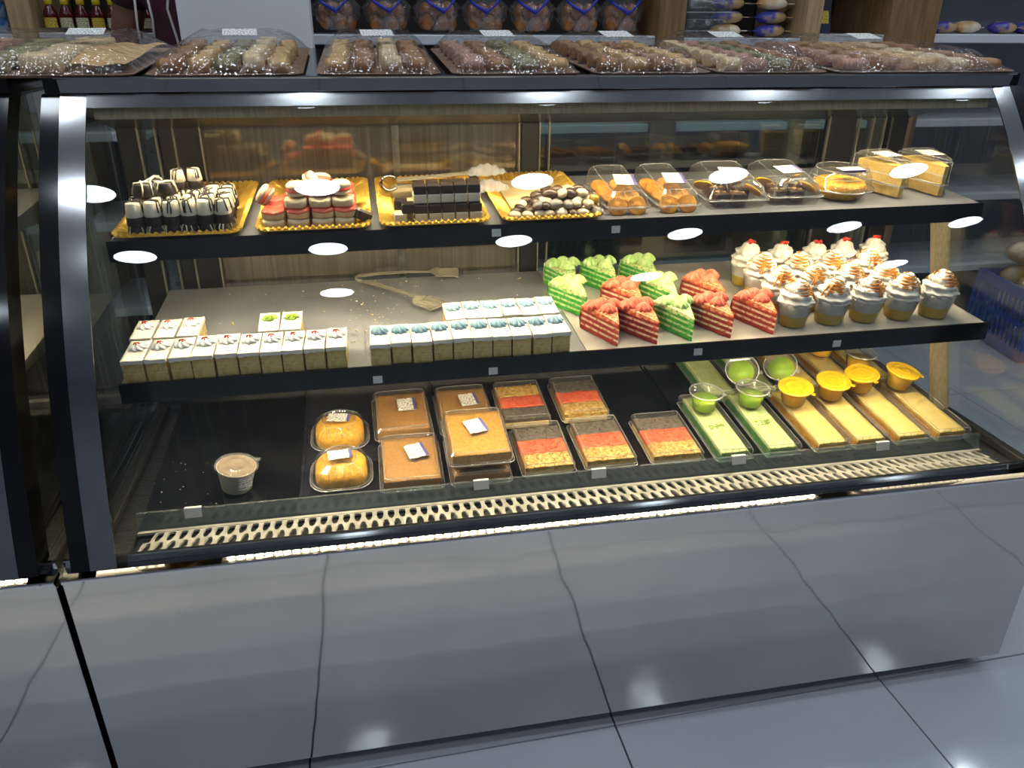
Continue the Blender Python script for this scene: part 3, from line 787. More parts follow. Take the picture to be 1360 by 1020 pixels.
# --- serving tongs (upper shelf)
tg = thing('serving_tongs', 'steel handled tongs with frosted shell heads lying behind the fudge cubes', 'tongs', on(S1, .560, .462, .03, .022) @ Matrix.Diagonal((1.12, 1.2, 1.0, 1)))
link('spring_loop', MB().tube([(-.012 + .014 * math.cos(a), .0, .012 + .014 * math.sin(a)) for a in np.linspace(.6, 2 * PI - .6, 16)], .003, 8).mesh('spring_loop', 'chrome'), tg)
for s, z in ((1, .016), (-1, .006)):
    link('handle', MB().add(*(lambda p: (p, [(0, 1, 2, 3), (7, 6, 5, 4), (0, 4, 5, 1), (1, 5, 6, 2), (2, 6, 7, 3), (3, 7, 4, 0)]))([(0, -.008, z), (.125, -.006 + s * .012, z + .004 * s), (.125, .006 + s * .012, z + .004 * s), (0, .008, z), (0, -.008, z + .003), (.125, -.006 + s * .012, z + .003 + .004 * s), (.125, .006 + s * .012, z + .003 + .004 * s), (0, .008, z + .003)])).mesh('handle', 'tongsteel'), tg)
    def shellf(u, v, s=s, z=z):
        t = u; wv = .022 * math.sin(PI * min(1, .12 + .88 * t)) ** .6 + .004
        return (.120 + .075 * t, s * .014 + (v - .5) * 2 * wv, z + .006 * s + .016 * math.sin(PI * t) * (1 - (2 * v - 1) ** 2) + .0013 * math.cos(t * 34))
    link('shell_head', MB().grid(shellf, 34, 12).mesh('shell_head', 'frost'), tg)

# --- chocolate pebbles
pm = {}
for nm, mm in (('brown', 'peb_brown'), ('dark', 'peb_dark'), ('cream', 'peb_cream'), ('grey', 'peb_grey')):
    pm[nm] = MB().ell(0, 0, 0, .0142, .0106, .0080, 14, 9, jit=.02, rnd=R).mesh('chocolate_pebble', mm)
peb = []
for r_ in range(6):
    nn = (8, 8, 7, 6, 5, 4)[r_]
    for k in range(nn):
        x = .752 + (.918 - .752) * (k + .5 + R.uniform(-.25, .25)) / nn + r_ * .006
        y = .301 + r_ * .020 + R.uniform(-.004, .004)
        peb.append((x, y, 0.0115, r_, k, 0))
for r_ in range(4):
    nn = (6, 6, 5, 4)[r_]
    for k in range(nn):
        x = .790 + (.905 - .790) * (k + .5 + R.uniform(-.25, .25)) / nn + r_ * .006
        y = .310 + r_ * .021 + R.uniform(-.004, .004)
        peb.append((x, y, 0.025, r_, k, 1))
for r_ in range(2):
    for k in range(4):
        peb.append((.832 + .019 * k + R.uniform(-.003, .003), .335 + .024 * r_, .0375, r_, k, 2))
for x, y, dz, r_, k, L in peb:
    c = R.choice(['brown', 'brown', 'dark', 'cream', 'cream', 'cream', 'grey'])
    o = link('chocolate_pebble', pm[c], None, on(S1, x, y, R.uniform(0, 6), dz, R.uniform(.82, 1.12), (R.uniform(-.7, .7), 'X')))
    tag(o, '%s chocolate pebble, heap %s layer, row %s from front, %s from fudge cubes' % (c, ('bottom', 'middle', 'top')[L], ORD[r_], ORD[k]), 'candy', 'chocolate pebbles on the fourth gold tray')
tag(link('gold_candy', MB().ell(0, 0, 0, .011, .010, .010, 10, 7, jit=.12, rnd=R).mesh('gold_candy', 'gold'), None, on(S1, .912, .327, 0, .026)), 'gold foil wrapped candy at the pebble heap end beside the cookie box', 'candy')

# --- clear boxes
def ringmesh(outlines, closed_top=True, closed_bottom=False, mm='plastic', name='lid', smooth=False):
    n = len(outlines[0])
    mb = MB()
    v = [p for r_ in outlines for p in r_]
    f = [(k * n + i, k * n + (i + 1) % n, (k + 1) * n + (i + 1) % n, (k + 1) * n + i) for k in range(len(outlines) - 1) for i in range(n)]
    if closed_top: f.append(tuple(range((len(outlines) - 1) * n, len(outlines) * n)))
    if closed_bottom: f.append(tuple(range(n - 1, -1, -1)))
    return mb.add(v, f, 0, smooth).mesh(name, mm)

def clam(w, d, hb, h, r=.012, top=.72, lidm='plastic', label=(0, 0, .044, .030, .2), vi=True, basem='plastic', slope=0.0):
    """clear hinged box: base tray with flange, domed lid with inset panel, price sticker"""
    def rr(sx, sy, z, rad=r): return [(x, y, z) for x, y in rrect(w * sx, d * sy, min(rad, w * sx * .45, d * sy * .45), 4)]
    base = ringmesh([rr(.90, .92, .0006), rr(.95, .96, hb - .001), rr(1.02, 1.015, hb), rr(1.02, 1.015, hb + .0015)], False, True, basem, 'box_base')
    lid = ringmesh([rr(1.02, 1.015, hb + .0018), rr(1.02, 1.015, hb + .003), rr(.96, .965, hb + .004), rr((.96 + top) / 2 + .06, (.965 + top) / 2 + .07, hb + (h - hb) * .75), rr(top + .03, top + .08, h), rr(top - .02, top + .03, h), rr(top - .05, top, h - .002)], True, False, lidm, 'box_lid')
    rd = MB()  # thin pale tubes imitating the lit edges of the lid
    for sx, sy, z, rr_ in ((1.022, 1.017, hb + .002, .0011), (top + .005, top + .055, h + .0002, .0007), (.965, .968, hb + .004, .0006)):
        rd.tube(rr(sx, sy, z), rr_, 4, closed=True)
    for cx_ in (-1, 1):
        for cy_ in (-1, 1):
            k0 = 2 + 5 * {(1, -1): 0, (1, 1): 1, (-1, 1): 2, (-1, -1): 3}[(cx_, cy_)]
            rd.tube([rr(.962, .967, hb + .004)[k0], rr((.96 + top) / 2 + .06, (.965 + top) / 2 + .07, hb + (h - hb) * .75)[k0], rr(top + .03, top + .08, h)[k0]], .0007, 4)
    for k_ in (-.3, -.1, .1, .3):
        rd.tube([(w * k_ * top, -d * (top + .06) / 2, h), (w * k_ * top * 1.1, -d * (.968) / 2, hb + (h - hb) * .70)], .0005, 4)
    ridge_highlight = rd.mesh('lid_ridge_highlight', 'ridge_highlight')
    parts = [('box_base', base), ('box_lid', lid, None, [('lid_ridge_highlight', ridge_highlight)])]
    if label:
        lx, ly, lw, ll, la = label
        m = Matrix.Translation((lx, ly, h + .0006)) @ Matrix.Rotation(la, 4, 'Z')
        st = MB().box(-lw / 2, lw / 2, -ll / 2, ll / 2, 0, .0005).xf(m).mesh('price_sticker', 'whitelabel')
        sub = []
        if vi:
            sub = [('sticker_stripe', MB().box(lw / 2 - .006, lw / 2, -ll / 2, ll / 2, .0005, .0007).xf(m).mesh('sticker_stripe', 'violet'))]
        parts.append(('price_sticker', st, 'white printed price sticker', sub))
    if slope:
        for me in [lid, ridge_highlight] + [p[1] for p in parts[2:]] + [q_[1] for p in parts[2:] for q_ in p[3]]:
            for vv in me.vertices:
                if vv.co.z > hb + .003:
                    vv.co.z = hb + .003 + (vv.co.z - hb - .003) * (1 + slope * (vv.co.y / d - .15))
    return parts

ck = MB().lathe([(.014, 0), (.0180, .0012), (.0190, .0035), (.0180, .0065), (.0150, .0080), (.0135, .0070), (.0115, .0090), (.0090, .0080), (.0070, .0095), (.0004, .0105)], 26, fn=lambda a, t: 1 + .045 * math.cos(11 * a)).mesh('cookie', 'cookie')
for b, bx in enumerate((.974, 1.073)):
    put('cookie_box', clam(.083, .175, .012, .050, label=(.012, -.012, .040, .052, -.15), slope=.55), on(S1, bx, .392, 0, .0008), 'clear plastic box of orange cookies, %s the pebble heap' % ('beside' if b == 0 else 'one box away from'), 'box', 'clear cookie boxes')
    for r_ in range(4):
        for k in range(2):
            o = link('cookie', ck, None, on(S1, bx + (-.0185 if k == 0 else .0185), .324 + r_ * .038, 0, .011 + .004 * (r_ > 0), 1.0, (.42 if r_ else 1.0, 'X')) @ Matrix.Rotation(R.uniform(0, 6), 4, 'Z') @ Matrix.Translation((0, 0, .002)))
            tag(o, 'orange cookie in the %s cookie box, %s from its front, %s column' % (ORD[b], ORD[r_], ORD[k]), 'cookie', 'orange cookies in clear boxes')

bw = MB().box(-.014, .014, -.012, .012, 0, .022, c=.002)
brown = [('brownie_body', bw.mesh('brownie_body', 'brownie')), ('chopped_nut', (lambda mb: [mb.ell(R.uniform(-.011, .011), R.uniform(-.009, .009), .0225, .0025, .002, .0018, 6, 4) for _ in range(9)] and mb)(MB()).mesh('chopped_nut', 'nut'))]
osl = [('orange_flesh', MB().lathe([(.0005, 0), (.019, 0), (.019, .003), (.0005, .003)], 20).mesh('orange_flesh', 'orange')), ('orange_rind', MB().lathe([(.019, -.0003), (.021, .0003), (.021, .0028), (.019, .0033)], 20, caps=False).mesh('orange_rind', 'yellowlid'))]
for b, (bx, bw_, by) in enumerate(((1.194, .122, .385), (1.318, .108, .392))):
    put('brownie_box', clam(bw_, .155, .016, .058 if b == 0 else .056, top=.62, label=(.008, -.004, .046, .040, .1 if b else -.1), slope=.45), on(S1, bx, by, -.04, .0008), 'clear box of nutty brownies with orange slices, %s from the cookie boxes' % ORD[b], 'box', 'clear brownie boxes')
    for k, (dx, dy, a) in enumerate(((-.030, -.045, .2), (.004, -.050, -.1), (-.020, -.010, .5), (.026, -.016, 0), (-.012, .030, .3), (.024, .034, -.4))):
        if b and k > 3: continue
        put('brownie', brown, on(S1, bx + dx, by + dy, a, .004, 1.05), 'dark nut brownie in the %s brownie box, piece %s from its front' % (ORD[b], ORD[k]), 'brownie', 'brownies in the clear boxes')
    for k, (dx, dy, a) in enumerate(((.040, -.040, .3), (-.042, .005, 1.0), (.040, .022, 2))):
        put('orange_slice', osl, on(S1, bx + dx * (.88 if b else 1), by + dy, a, .026, .9, (.7, 'Y')), 'orange fruit slice in the %s brownie box, %s of three from its front' % (ORD[b], ORD[k]), 'fruit', 'orange slices in the brownie boxes')
# round bowl of yellow cake
def rc(r, z, n=28): return [(r * math.cos(2 * PI * i / n), r * math.sin(2 * PI * i / n), z) for i in range(n)]
bowl = [('bowl_base', ringmesh([rc(.044, .0006), rc(.056, .016), rc(.066, .019), rc(.066, .0205)], False, True, 'plastic', 'bowl_base', True)),
        ('bowl_lid', ringmesh([rc(.066, .021), rc(.060, .024), rc(.057, .044), rc(.050, .056), rc(.046, .057), rc(.044, .0555)], True, False, 'plastic', 'bowl_lid', True)),
        ('price_sticker', MB().box(-.018, .030, -.030, -.006, .0578, .0584).mesh('price_sticker', 'whitelabel'), 'white printed price sticker', [('sticker_stripe', MB().box(-.018, .030, -.0335, -.030, .0545, .0584).mesh('sticker_stripe', 'violet'))])]
_rg = MB().tube(rc(.0662, .0208), .0011, 4, closed=True).tube(rc(.0572, .044), .0007, 4, closed=True).tube(rc(.050, .0562), .0007, 4, closed=True)
for k_ in range(10):
    _rg.tube([rc(.0602, .025, 10)[k_], rc(.0572, .044, 10)[k_]], .0005, 4)
bowl[1] = ('bowl_lid', bowl[1][1], None, [('lid_ridge_highlight', _rg.mesh('lid_ridge_highlight', 'ridge_highlight'))])
put('round_cake_bowl', bowl, on(S1, 1.435, .375, 0, .0008), 'round clear lidded bowl of bright yellow cake between brownies and cake wedges', 'bowl')
put('yellow_cake', [('cake_body', MB().lathe([(.040, 0), (.050, .012), (.052, .022), (.047, .030), (.03, .034), (.012, .0350), (.0005, .0352)], 28, fn=lambda a, t: 1 + .02 * math.sin(7 * a)).mesh('cake_body', 'yellowcake'))], on(S1, 1.435, .375, 0, .0022), 'bright yellow shredded cake inside the round clear bowl', 'cake')
# wedge boxes with cake slices
def wedge_poly(L, ang, cut=.0):
    a = ang / 2
    pts = [(0, 0)] if cut == 0 else [(-cut * math.sin(a), cut * math.cos(a) * .5), (cut * math.sin(a), cut * math.cos(a) * .5)]
    pts = pts[::-1]
    arc = [(L * math.sin(t), L * math.cos(t)) for t in np.linspace(-a, a, 9)]
    return pts + arc if cut else [(0, 0)] + arc[::-1]
for k, (wx, wy, wa) in enumerate(((1.552, .322, .12), (1.640, .322, -.02))):
    wp = wedge_poly(.130, .62, .024)
    def sp(s, z): return [(x * s, .062 + (y - .062) * s, z) for x, y in wp]
    parts = [('wedge_base', ringmesh([sp(.92, .0006), sp(.97, .022), sp(1.06, .023), sp(1.06, .025)], False, True, 'plastic', 'wedge_base')),
             ('wedge_lid', ringmesh([sp(1.06, .0255), sp(1.0, .027), sp(.97, .069), sp(.88, .074), sp(.82, .074), sp(.80, .0725)], True, False, 'plastic', 'wedge_lid')),
             ('price_sticker', MB().box(-.020, .020, .055, .100, .0745, .0751).mesh('price_sticker', 'whitelabel'), 'white printed price sticker')]
    put('wedge_box', parts, on(S1, wx, wy, wa, .0008), 'clear wedge shaped box with a yellow cake slice, %s' % ('beside the round bowl' if k == 0 else 'at the shelf end'), 'box', 'clear wedge boxes')
    wp2 = [(x * .86, .008 + y * .86) for x, y in wedge_poly(.130, .60, .02)]
    rg = MB()
    for s_, z_, r__ in ((1.062, .0250, .0010), (.972, .069, .0008), (.885, .0742, .0007)):
        rg.tube(sp(s_, z_), r__, 4, closed=True)
    for i_ in (0, 1, 2, len(wp) - 1):
        rg.tube([sp(1.0, .027)[i_], sp(.972, .069)[i_]], .0008, 4)
    link('lid_ridge_highlight', rg.mesh('lid_ridge_highlight', 'ridge_highlight'), [o for o in bpy.data.objects if o.name.startswith('wedge_lid')][k])
    cake = [('sponge', MB().prism(wp2, .002, .020).prism(wp2, .0225, .040).prism(wp2, .0425, .060).mesh('sponge', 'lemoncake')), ('cream_filling', MB().prism([(x * .99, y) for x, y in wp2], .0198, .0227).prism([(x * .99, y) for x, y in wp2], .0398, .0427).mesh('cream_filling', 'frosting'))]
    put('yellow_cake_slice', cake, on(S1, wx, wy, wa, .001), 'yellow layered sponge slice inside the wedge box %s' % ('beside the round bowl' if k == 0 else 'at the shelf end'), 'cake', 'yellow slices in wedge boxes')

# ================================================================== MIDDLE SHELF GOODS
def rosette(r, h, z, n=42, lobes=7, tw=2.2, cx=0, cy=0, m=9):
    mb = MB(); prof = []
    for k in range(m + 1):
        t = k / m
        prof.append((max(.0003, r * (1 - t) ** .62 * (1 + .25 * math.sin(t * PI))), z + h * t))
    v = []
    for k, (rr, zz) in enumerate(prof):
        for i in range(n):
            a = 2 * PI * i / n
            q = rr * (1 + .15 * math.cos(lobes * a + tw * k / m * PI))
            v.append((cx + q * math.cos(a), cy + q * math.sin(a), zz))
    f = [(k * n + i, k * n + (i + 1) % n, (k + 1) * n + (i + 1) % n, (k + 1) * n + i) for k in range(m) for i in range(n)] + [tuple(range(m * n, (m + 1) * n))]
    mb.add(v, f, 0, True)
    return mb

def slab(w, d, z0, z1, nx, ny, jit, q, over=0.0):
    """frosting slab with a slightly uneven top and edges"""
    mb = MB()
    def top(u, v): return ((u - .5) * (w + over) , (v - .5) * (d + over), z1 + q.uniform(-jit, jit))
    mb.grid(top, nx, ny)
    N = (nx + 1) * (ny + 1)
    bi = [i for i in range(nx + 1)] + [j * (nx + 1) + nx for j in range(1, ny + 1)] + [ny * (nx + 1) + i for i in range(nx - 1, -1, -1)] + [j * (nx + 1) for j in range(ny - 1, 0, -1)]
    low = [(mb.v[i][0], mb.v[i][1], z0 + q.uniform(-jit, jit) * 1.6) for i in bi]
    o = len(mb.v)
    mb.v += low
    for k in range(len(bi)):
        k2 = (k + 1) % len(bi)
        mb.f.append([bi[k], o + k, o + k2, bi[k2]]); mb.m.append(0); mb.sm.append(False)
    return mb

def white_slice(kind, seed):
    q = random.Random(seed)
    w, d = .0338, .078
    sponge = MB()
    sponge.box(-w / 2, w / 2, -d / 2, d / 2, 0, .0175, c=.001).box(-w / 2 + .0003, w / 2 - .0003, -d / 2 + .0003, d / 2, .0180, .0355, c=.001)
    fill = MB().box(-w / 2 + .0009, w / 2 - .0009, -d / 2 + .0009, d / 2 - .001, .0168, .0187)
    fr = slab(w, d, .0345, .0415, 6, 12, .0006, q, .0012)
    parts = [('sponge', sponge.mesh('sponge', 'sponge')), ('cream_filling', fill.mesh('cream_filling', 'crumb')), ('frosting', fr.mesh('frosting', 'frosting'))]
    if kind == 'red':
        parts.append(('rosette', rosette(.0148, .0105, .0412, lobes=8, cy=.010).mesh('rosette', 'coollit_rosecream')))
        j = MB()
        for k in range(5):
            a = 2 * PI * k / 5 + q.uniform(-.3, .3)
            j.tube([(0, .010, .0522), (.0028 * math.cos(a), .010 + .0028 * math.sin(a), .0518), (.0060 * math.cos(a), .010 + .0060 * math.sin(a), .0500)], .0009, 5)
        parts.append(('red_jelly', j.mesh('red_jelly', 'redjelly')))
    elif kind == 'blue':
        parts.append(('rosette', rosette(.0145, .0125, .0412, lobes=9, tw=1.8, cy=.012).mesh('rosette', 'bluecream'), 'pale blue cream rosette'))
    else:
        g = MB()
        for k in range(60):
            a = q.uniform(0, 2 * PI); r_ = .0125 * math.sqrt(q.random())
            g.ell(r_ * math.cos(a), .012 + r_ * math.sin(a), .043 + (.0125 - r_) * .35, .0028, .0016, .0016, 6, 4)
        parts.append(('pistachio_topping', g.mesh('pistachio_topping', 'pistachio')))
    return parts
wr = [white_slice('red', s) for s in (1, 2, 3)]
wb = [white_slice('blue', s) for s in (4, 5, 6)]
wg = white_slice('green', 9)
for k in range(10):
    put('white_cake_slice', wr[k % 3], on(S2, .1065 + .0362 * k, .2345 + R.uniform(-.003, .002), R.uniform(-.03, .03), 0, R.uniform(.965, 1.0)), 'white frosted slice with red-dotted rosette, front row, %s from the neighbouring case' % ORD[k], 'cake', 'white slices with red-dotted rosettes')
for k in range(3):
    put('white_cake_slice', wr[(k + 1) % 3], on(S2, .1015 + .0385 * k, .318, R.uniform(-.03, .03), 0, R.uniform(.965, 1.0)), 'white frosted slice with red-dotted rosette, back row, %s from the neighbouring case' % ORD[k], 'cake', 'white slices with red-dotted rosettes')
for k in range(2):
    put('white_cake_slice', wg, on(S2, .313 + .0385 * k, .317, .04 - .05 * k), 'white frosted slice topped with green pistachio, %s the tongs' % ('farther from' if k == 0 else 'beside'), 'cake', 'white slices with pistachio topping')
for k in range(10):
    put('white_cake_slice', wb[k % 3], on(S2, .5065 + .0354 * k, .2345 + R.uniform(-.003, .002), R.uniform(-.03, .03), 0, R.uniform(.965, 1.0)), 'white frosted slice with pale blue rosette, front row, %s from the red-dotted slices' % ORD[k], 'cake', 'white slices with blue rosettes')
for k in range(6):
    put('white_cake_slice', wb[(k + 1) % 3], on(S2, .646 + .0358 * k, .317 + R.uniform(-.002, .003), R.uniform(-.03, .03), 0, R.uniform(.965, 1.0)), 'white frosted slice with pale blue rosette, back row, %s counting from the tongs' % ORD[k], 'cake', 'white slices with blue rosettes')

# --- steel tongs on middle shelf
def bar(path, wds, th):
    mb = MB(); v = []
    for p, wd in zip(path, wds):
        p = Vector(p)
        v += [p + Vector((0, -wd / 2, 0)), p + Vector((0, wd / 2, 0)), p + Vector((0, wd / 2, th)), p + Vector((0, -wd / 2, th))]
    n = len(path); f = [(3, 2, 1, 0), tuple((n - 1) * 4 + i for i in range(4))]
    for k in range(n - 1):
        for i in range(4):
            j = (i + 1) % 4
            f.append((k * 4 + i, k * 4 + j, k * 4 + 4 + j, k * 4 + 4 + i))
    return mb.add(v, f)
tg = thing('cake_tongs', 'steel cake tongs with slotted fork ends lying open on the middle shelf', 'tongs', on(S2, .478, .590, 0, .0035))
link('spring_bend', MB().tube([(.002 + .012 * math.cos(a), .0 + .016 * math.sin(a), .006) for a in np.linspace(PI * .5, PI * 1.5, 12)], .004, 8).mesh('spring_bend', 'tongsteel'), tg)
for nm, a, L in (('far', -.12, .150), ('near', -.86, .165)):
    mm = Matrix.Rotation(a, 4, 'Z')
    sy = .016 if nm == 'far' else -.016
    arm = link('arm', bar([(0, 0, .004), (L * .3, 0, .009), (L * .7, 0, .012), (L * .88, 0, .012), (L, 0, .012)], [.013, .014, .010, .007, .008], .0022).xf(mm).xf(Matrix.Translation((0, sy, 0))).mesh('arm', 'tongsteel'), tg)
    hd = MB()
    hd.add([(L - .002, -.004, .014), (L + .014, -.024, .013), (L + .014, .024, .013), (L - .002, .004, .014), (L - .002, -.004, .0155), (L + .014, -.024, .0145), (L + .014, .024, .0145), (L - .002, .004, .0155)], [(0, 3, 2, 1), (4, 5, 6, 7), (0, 1, 5, 4), (1, 2, 6, 5), (2, 3, 7, 6), (3, 0, 4, 7)])
    hd.box(L + .014, L + .018, -.024, .024, .0125, .0145).box(L + .056, L + .062, -.024, .024, .008, .0100)
    for k in range(6):
        y = -.0215 + k * .0086
        hd.box(L + .012, L + .060, y - .0025, y + .0025, .0105, .0128)
    link('fork_head', hd.xf(mm).xf(Matrix.Translation((0, sy, 0))).mesh('fork_head', 'tongsteel'), tg)

# --- layered wedges
def wedge_cake(color, seed):
    q = random.Random(seed)
    L, ang = .104, .70
    base = wedge_poly(L, ang)
    def sc(s, off=0): return [(x * s, y * s + off) for x, y in base]
    sp = {'g': 'greensponge', 'r': 'redsponge'}[color]; ct = {'g': 'greencoat', 'r': 'redcoat'}[color]; fl_ = {'g': 'greenlayer', 'r': 'layercream'}[color]
    sponge = MB(); fill = MB()
    for k in range(4):
        z0 = .0005 + k * .0112
        sponge.prism(sc(.985, .0008), z0, z0 + .0084)
        if k < 3: fill.prism(sc(.994, .0003), z0 + .0078, z0 + .0122)
    # crumb coat: top and rounded back, with uneven surface
    top = MB()
    nu, nv = 12, 14
    def tf(u, v):
        t = (u - .5) * ang; r_ = L * (.02 + .98 * v)
        return (r_ * math.sin(t), r_ * math.cos(t) + .001, .0455 + .003 * math.sin(v * 3) + q.uniform(-.0012, .0012))
    top.grid(tf, nu, nv)
    def bf(u, v):
        t = (u - .5) * ang; r_ = L * 1.0 + .003 * math.sin(PI * v) + q.uniform(-.001, .001)
        return (r_ * math.sin(t), r_ * math.cos(t) + .001, .047 * v)
    top.grid(bf, nu, 6)
    def ef(s):
        def e(u, v):
            t = s * ang / 2; r_ = L * (.02 + .98 * u)
            return (r_ * math.sin(t) + s * .0008, r_ * math.cos(t) + .001, .0405 + (.0055 + .003 * math.sin(u * 3)) * v + (q.uniform(-.0015, .0010) if v < .5 else 0))
        return e
    top.grid(ef(-1), 12, 1); top.grid(ef(1), 12, 1)
    parts = [('sponge', sponge.mesh('sponge', sp)), ('cream_filling', fill.mesh('cream_filling', fl_)), ('crumb_coat', top.mesh('crumb_coat', ct))]
    for t, rr in ((-.25, .084), (.03, .088), (.27, .082), (0.02, .058)):
        parts.append(('cream_rosette', rosette(.0150, .0165, .0465, 40, 10, .5, rr * math.sin(t), rr * math.cos(t)).mesh('cream_rosette', {'g': 'greenrosette', 'r': 'redrosette'}[color])))
    return parts
wc = {'g': [wedge_cake('g', 1), wedge_cake('g', 2)], 'r': [wedge_cake('r', 3), wedge_cake('r', 4)]}
WD = [('r', .933, .200, 'front row, beside the blue-topped slices'), ('r', 1.008, .197, 'front row, second from the blue-topped slices'), ('g', 1.077, .200, 'front row, between the red slices'),
      ('r', 1.155, .201, 'front row, second from the cream cups'), ('r', 1.243, .204, 'front row, beside the cream cups'), ('r', 1.014, .306, 'second row, between green slices'),
      ('r', 1.191, .318, 'second row, nearer the cream cups'), ('g', .909, .330, 'second row, next to the blue-topped slices'), ('g', 1.090, .318, 'second row, between two red slices'),
      ('g', .912, .432, 'back row, next to the blue-topped slices'), ('g', 1.000, .430, 'back row, tallest in the middle'), ('g', 1.090, .432, 'back row, end towards the cream cups')]
for k, (c, x, y, lab) in enumerate(WD):
    put('layer_cake_wedge', wc[c][k % 2], on(S2, x, y, .16 + R.uniform(-.08, .08), .0004, 1.0), ('green crumb-coated cake wedge, ' if c == 'g' else 'red velvet cake wedge, ') + lab, 'cake', 'green and red cake wedges')

# --- cream cups
cup = MB().lathe([(.0245, .0003), (.0255, .0012), (.0335, .046), (.0350, .0465), (.0350, .0480), (.0330, .0480)], 28, caps=False).lathe([(.0005, .0003), (.0245, .0003)], 28, caps=False).mesh('clear_cup', 'cupplastic')
cust = MB().lathe([(.0240, .0012), (.0278, .0215), (.0270, .0225), (.0005, .0225)], 24).mesh('custard', 'custard')
lower = MB().lathe([(.0278, .0226), (.0318, .0450), (.0300, .0470), (.0005, .0475)], 24).mesh('cream_layer', 'cream')
def cream_head(seed):
    q = random.Random(seed); mb = MB()
    n, m = 64, 26; ph = q.uniform(0, 6); hh = q.uniform(.044, .050)
    v = []
    for k in range(m + 1):
        t = k / m
        rr = .0320 * (1 - t) ** .50 * (1 + .13 * math.sin(PI * t)) * (1 + .055 * math.sin(2 * PI * 4.2 * t + ph))
        for i in range(n):
            a = 2 * PI * i / n
            sw = math.cos(9 * a + 12 * t + ph)
            sp = math.sin(2 * PI * 3 * t - a + ph)
            r_ = max(.0004, rr * (1 + .065 * sw + .075 * sp) + q.uniform(-.0006, .0006))
            v.append((r_ * math.cos(a) + .002 * t, r_ * math.sin(a), .0445 + hh * t + .0012 * sp))
    f = [(k * n + i, k * n + (i + 1) % n, (k + 1) * n + (i + 1) % n, (k + 1) * n + i) for k in range(m) for i in range(n)] + [tuple(range(m * n, (m + 1) * n)), tuple(range(n - 1, -1, -1))]
    return mb.add(v, f, 0, True), hh, ph
def head_r(t): return .0320 * (1 - t) ** .50 * (1 + .13 * math.sin(PI * t))
def cup_parts(kind, seed):
    q = random.Random(seed)
    mb, hh, ph = cream_head(seed)
    parts = [('clear_cup', cup), ('custard', cust), ('cream_layer', lower), ('cream_swirl', mb.mesh('cream_swirl', 'cream'))]
    if kind == 'caramel':
        c = MB()
        for side in (-PI / 2, PI / 2):
            path = []
            a_off = q.uniform(-.25, .25)
            for k in range(9):
                t = .95 - .055 * k
                wdt = 1.15 * (1 if k % 2 else -1) * q.uniform(.75, 1.05)
                for f_ in (0, .33, .66):
                    tt = t - .055 * f_
                    a = side + a_off + wdt * (1 - 2 * f_)
                    r_ = head_r(max(.2, tt)) * 1.085 + .0004
                    path.append((r_ * math.cos(a) + .002 * tt, r_ * math.sin(a), .0445 + hh * tt + .0008))
            c.tube(path, .0013, 5)
        for k in range(2):
            a = -PI / 2 + q.uniform(-1, 1); path = []
            for t in np.linspace(.75, .30, 8):
                r_ = head_r(t) * 1.10 + .0004
                path.append((r_ * math.cos(a + .3 * t), r_ * math.sin(a + .3 * t), .0445 + hh * t))
            c.tube(path, .0017, 6)
        parts.append(('caramel_drizzle', c.mesh('caramel_drizzle', 'caramel')))
        g = MB()
        for k in range(26):
            t = q.uniform(.45, .97); a = q.uniform(0, 6.28); r_ = head_r(t) * 1.08
            g.ell(r_ * math.cos(a), r_ * math.sin(a), .0445 + hh * t, .0021, .0015, .0014, 6, 4)
        parts.append(('chopped_nut', g.mesh('chopped_nut', 'crumb')))
    else:
        g = MB()
        for k in range(12):
            a = q.uniform(0, 6.28); r_ = .008 * math.sqrt(q.random())
            g.ell(r_ * math.cos(a) + .002, r_ * math.sin(a), .0445 + hh - .002 + q.uniform(-.001, .003), .0042, .0034, .0030, 8, 5)
        parts.append(('cherry_topping', g.mesh('cherry_topping', 'redjelly')))
    return parts
cc = [cup_parts('caramel', 10 + s) for s in range(4)]
ch = [cup_parts('cherry', 20 + s) for s in range(3)]
for r_, y in enumerate((.247, .318, .389, .460)):
    for k, x in enumerate((1.303, 1.380, 1.460, 1.538, 1.612)):
        if r_ == 3: pr = ch[k % 3]
        else: pr = cc[(k + r_) % 4]
        if r_ in (2, 1) and k == 4: continue
        put('cream_cup', pr, on(S2, x + R.uniform(-.003, .003) - (.012 if r_ == 3 and k > 2 else 0), y + R.uniform(-.003, .003), R.uniform(-.5, .5), .0004, R.uniform(.98, 1.05)),
            'clear cup of whipped cream with %s, %s row, %s from the red wedges' % ('cherry topping' if r_ == 3 else 'caramel drizzle', ('front', 'second', 'third', 'back')[r_], ORD[k]), 'dessert cup', 'cream dessert cups')

# crumbs scattered on the middle shelf
mb = MB(); q = random.Random(3)
for k in range(170):
    x, y = q.uniform(.20, .86), q.uniform(.36, .59)
    if q.random() < .55: x, y = q.gauss(.49, .035), q.gauss(.38, .10)
    if q.random() < .12: x, y = q.uniform(.48, .62), q.gauss(.56, .02)
    x = min(.86, max(.10, x)); y = min(.59, max(.295, y))
    s = q.uniform(.0006, .0022)
    mb.ell(x, y, S2[0] + S2[2] * (y - S2[1]) + S2[3] * (x - .80) + s * .5, s * 1.3, s, s * .7, 5, 4)
for k in range(60):
    x, y = q.uniform(1.0, 1.2), q.uniform(.40, .58)
    s = q.uniform(.0006, .0016)
    mb.ell(x, y, S2[0] + S2[2] * (y - S2[1]) + S2[3] * (x - .80) + s * .5, s * 1.3, s, s * .7, 5, 4)
tag(link('cake_crumbs', mb.mesh('cake_crumbs', 'crumb')), 'pale cake crumbs scattered over the emptied part of the middle shelf', 'crumbs', kind='stuff')

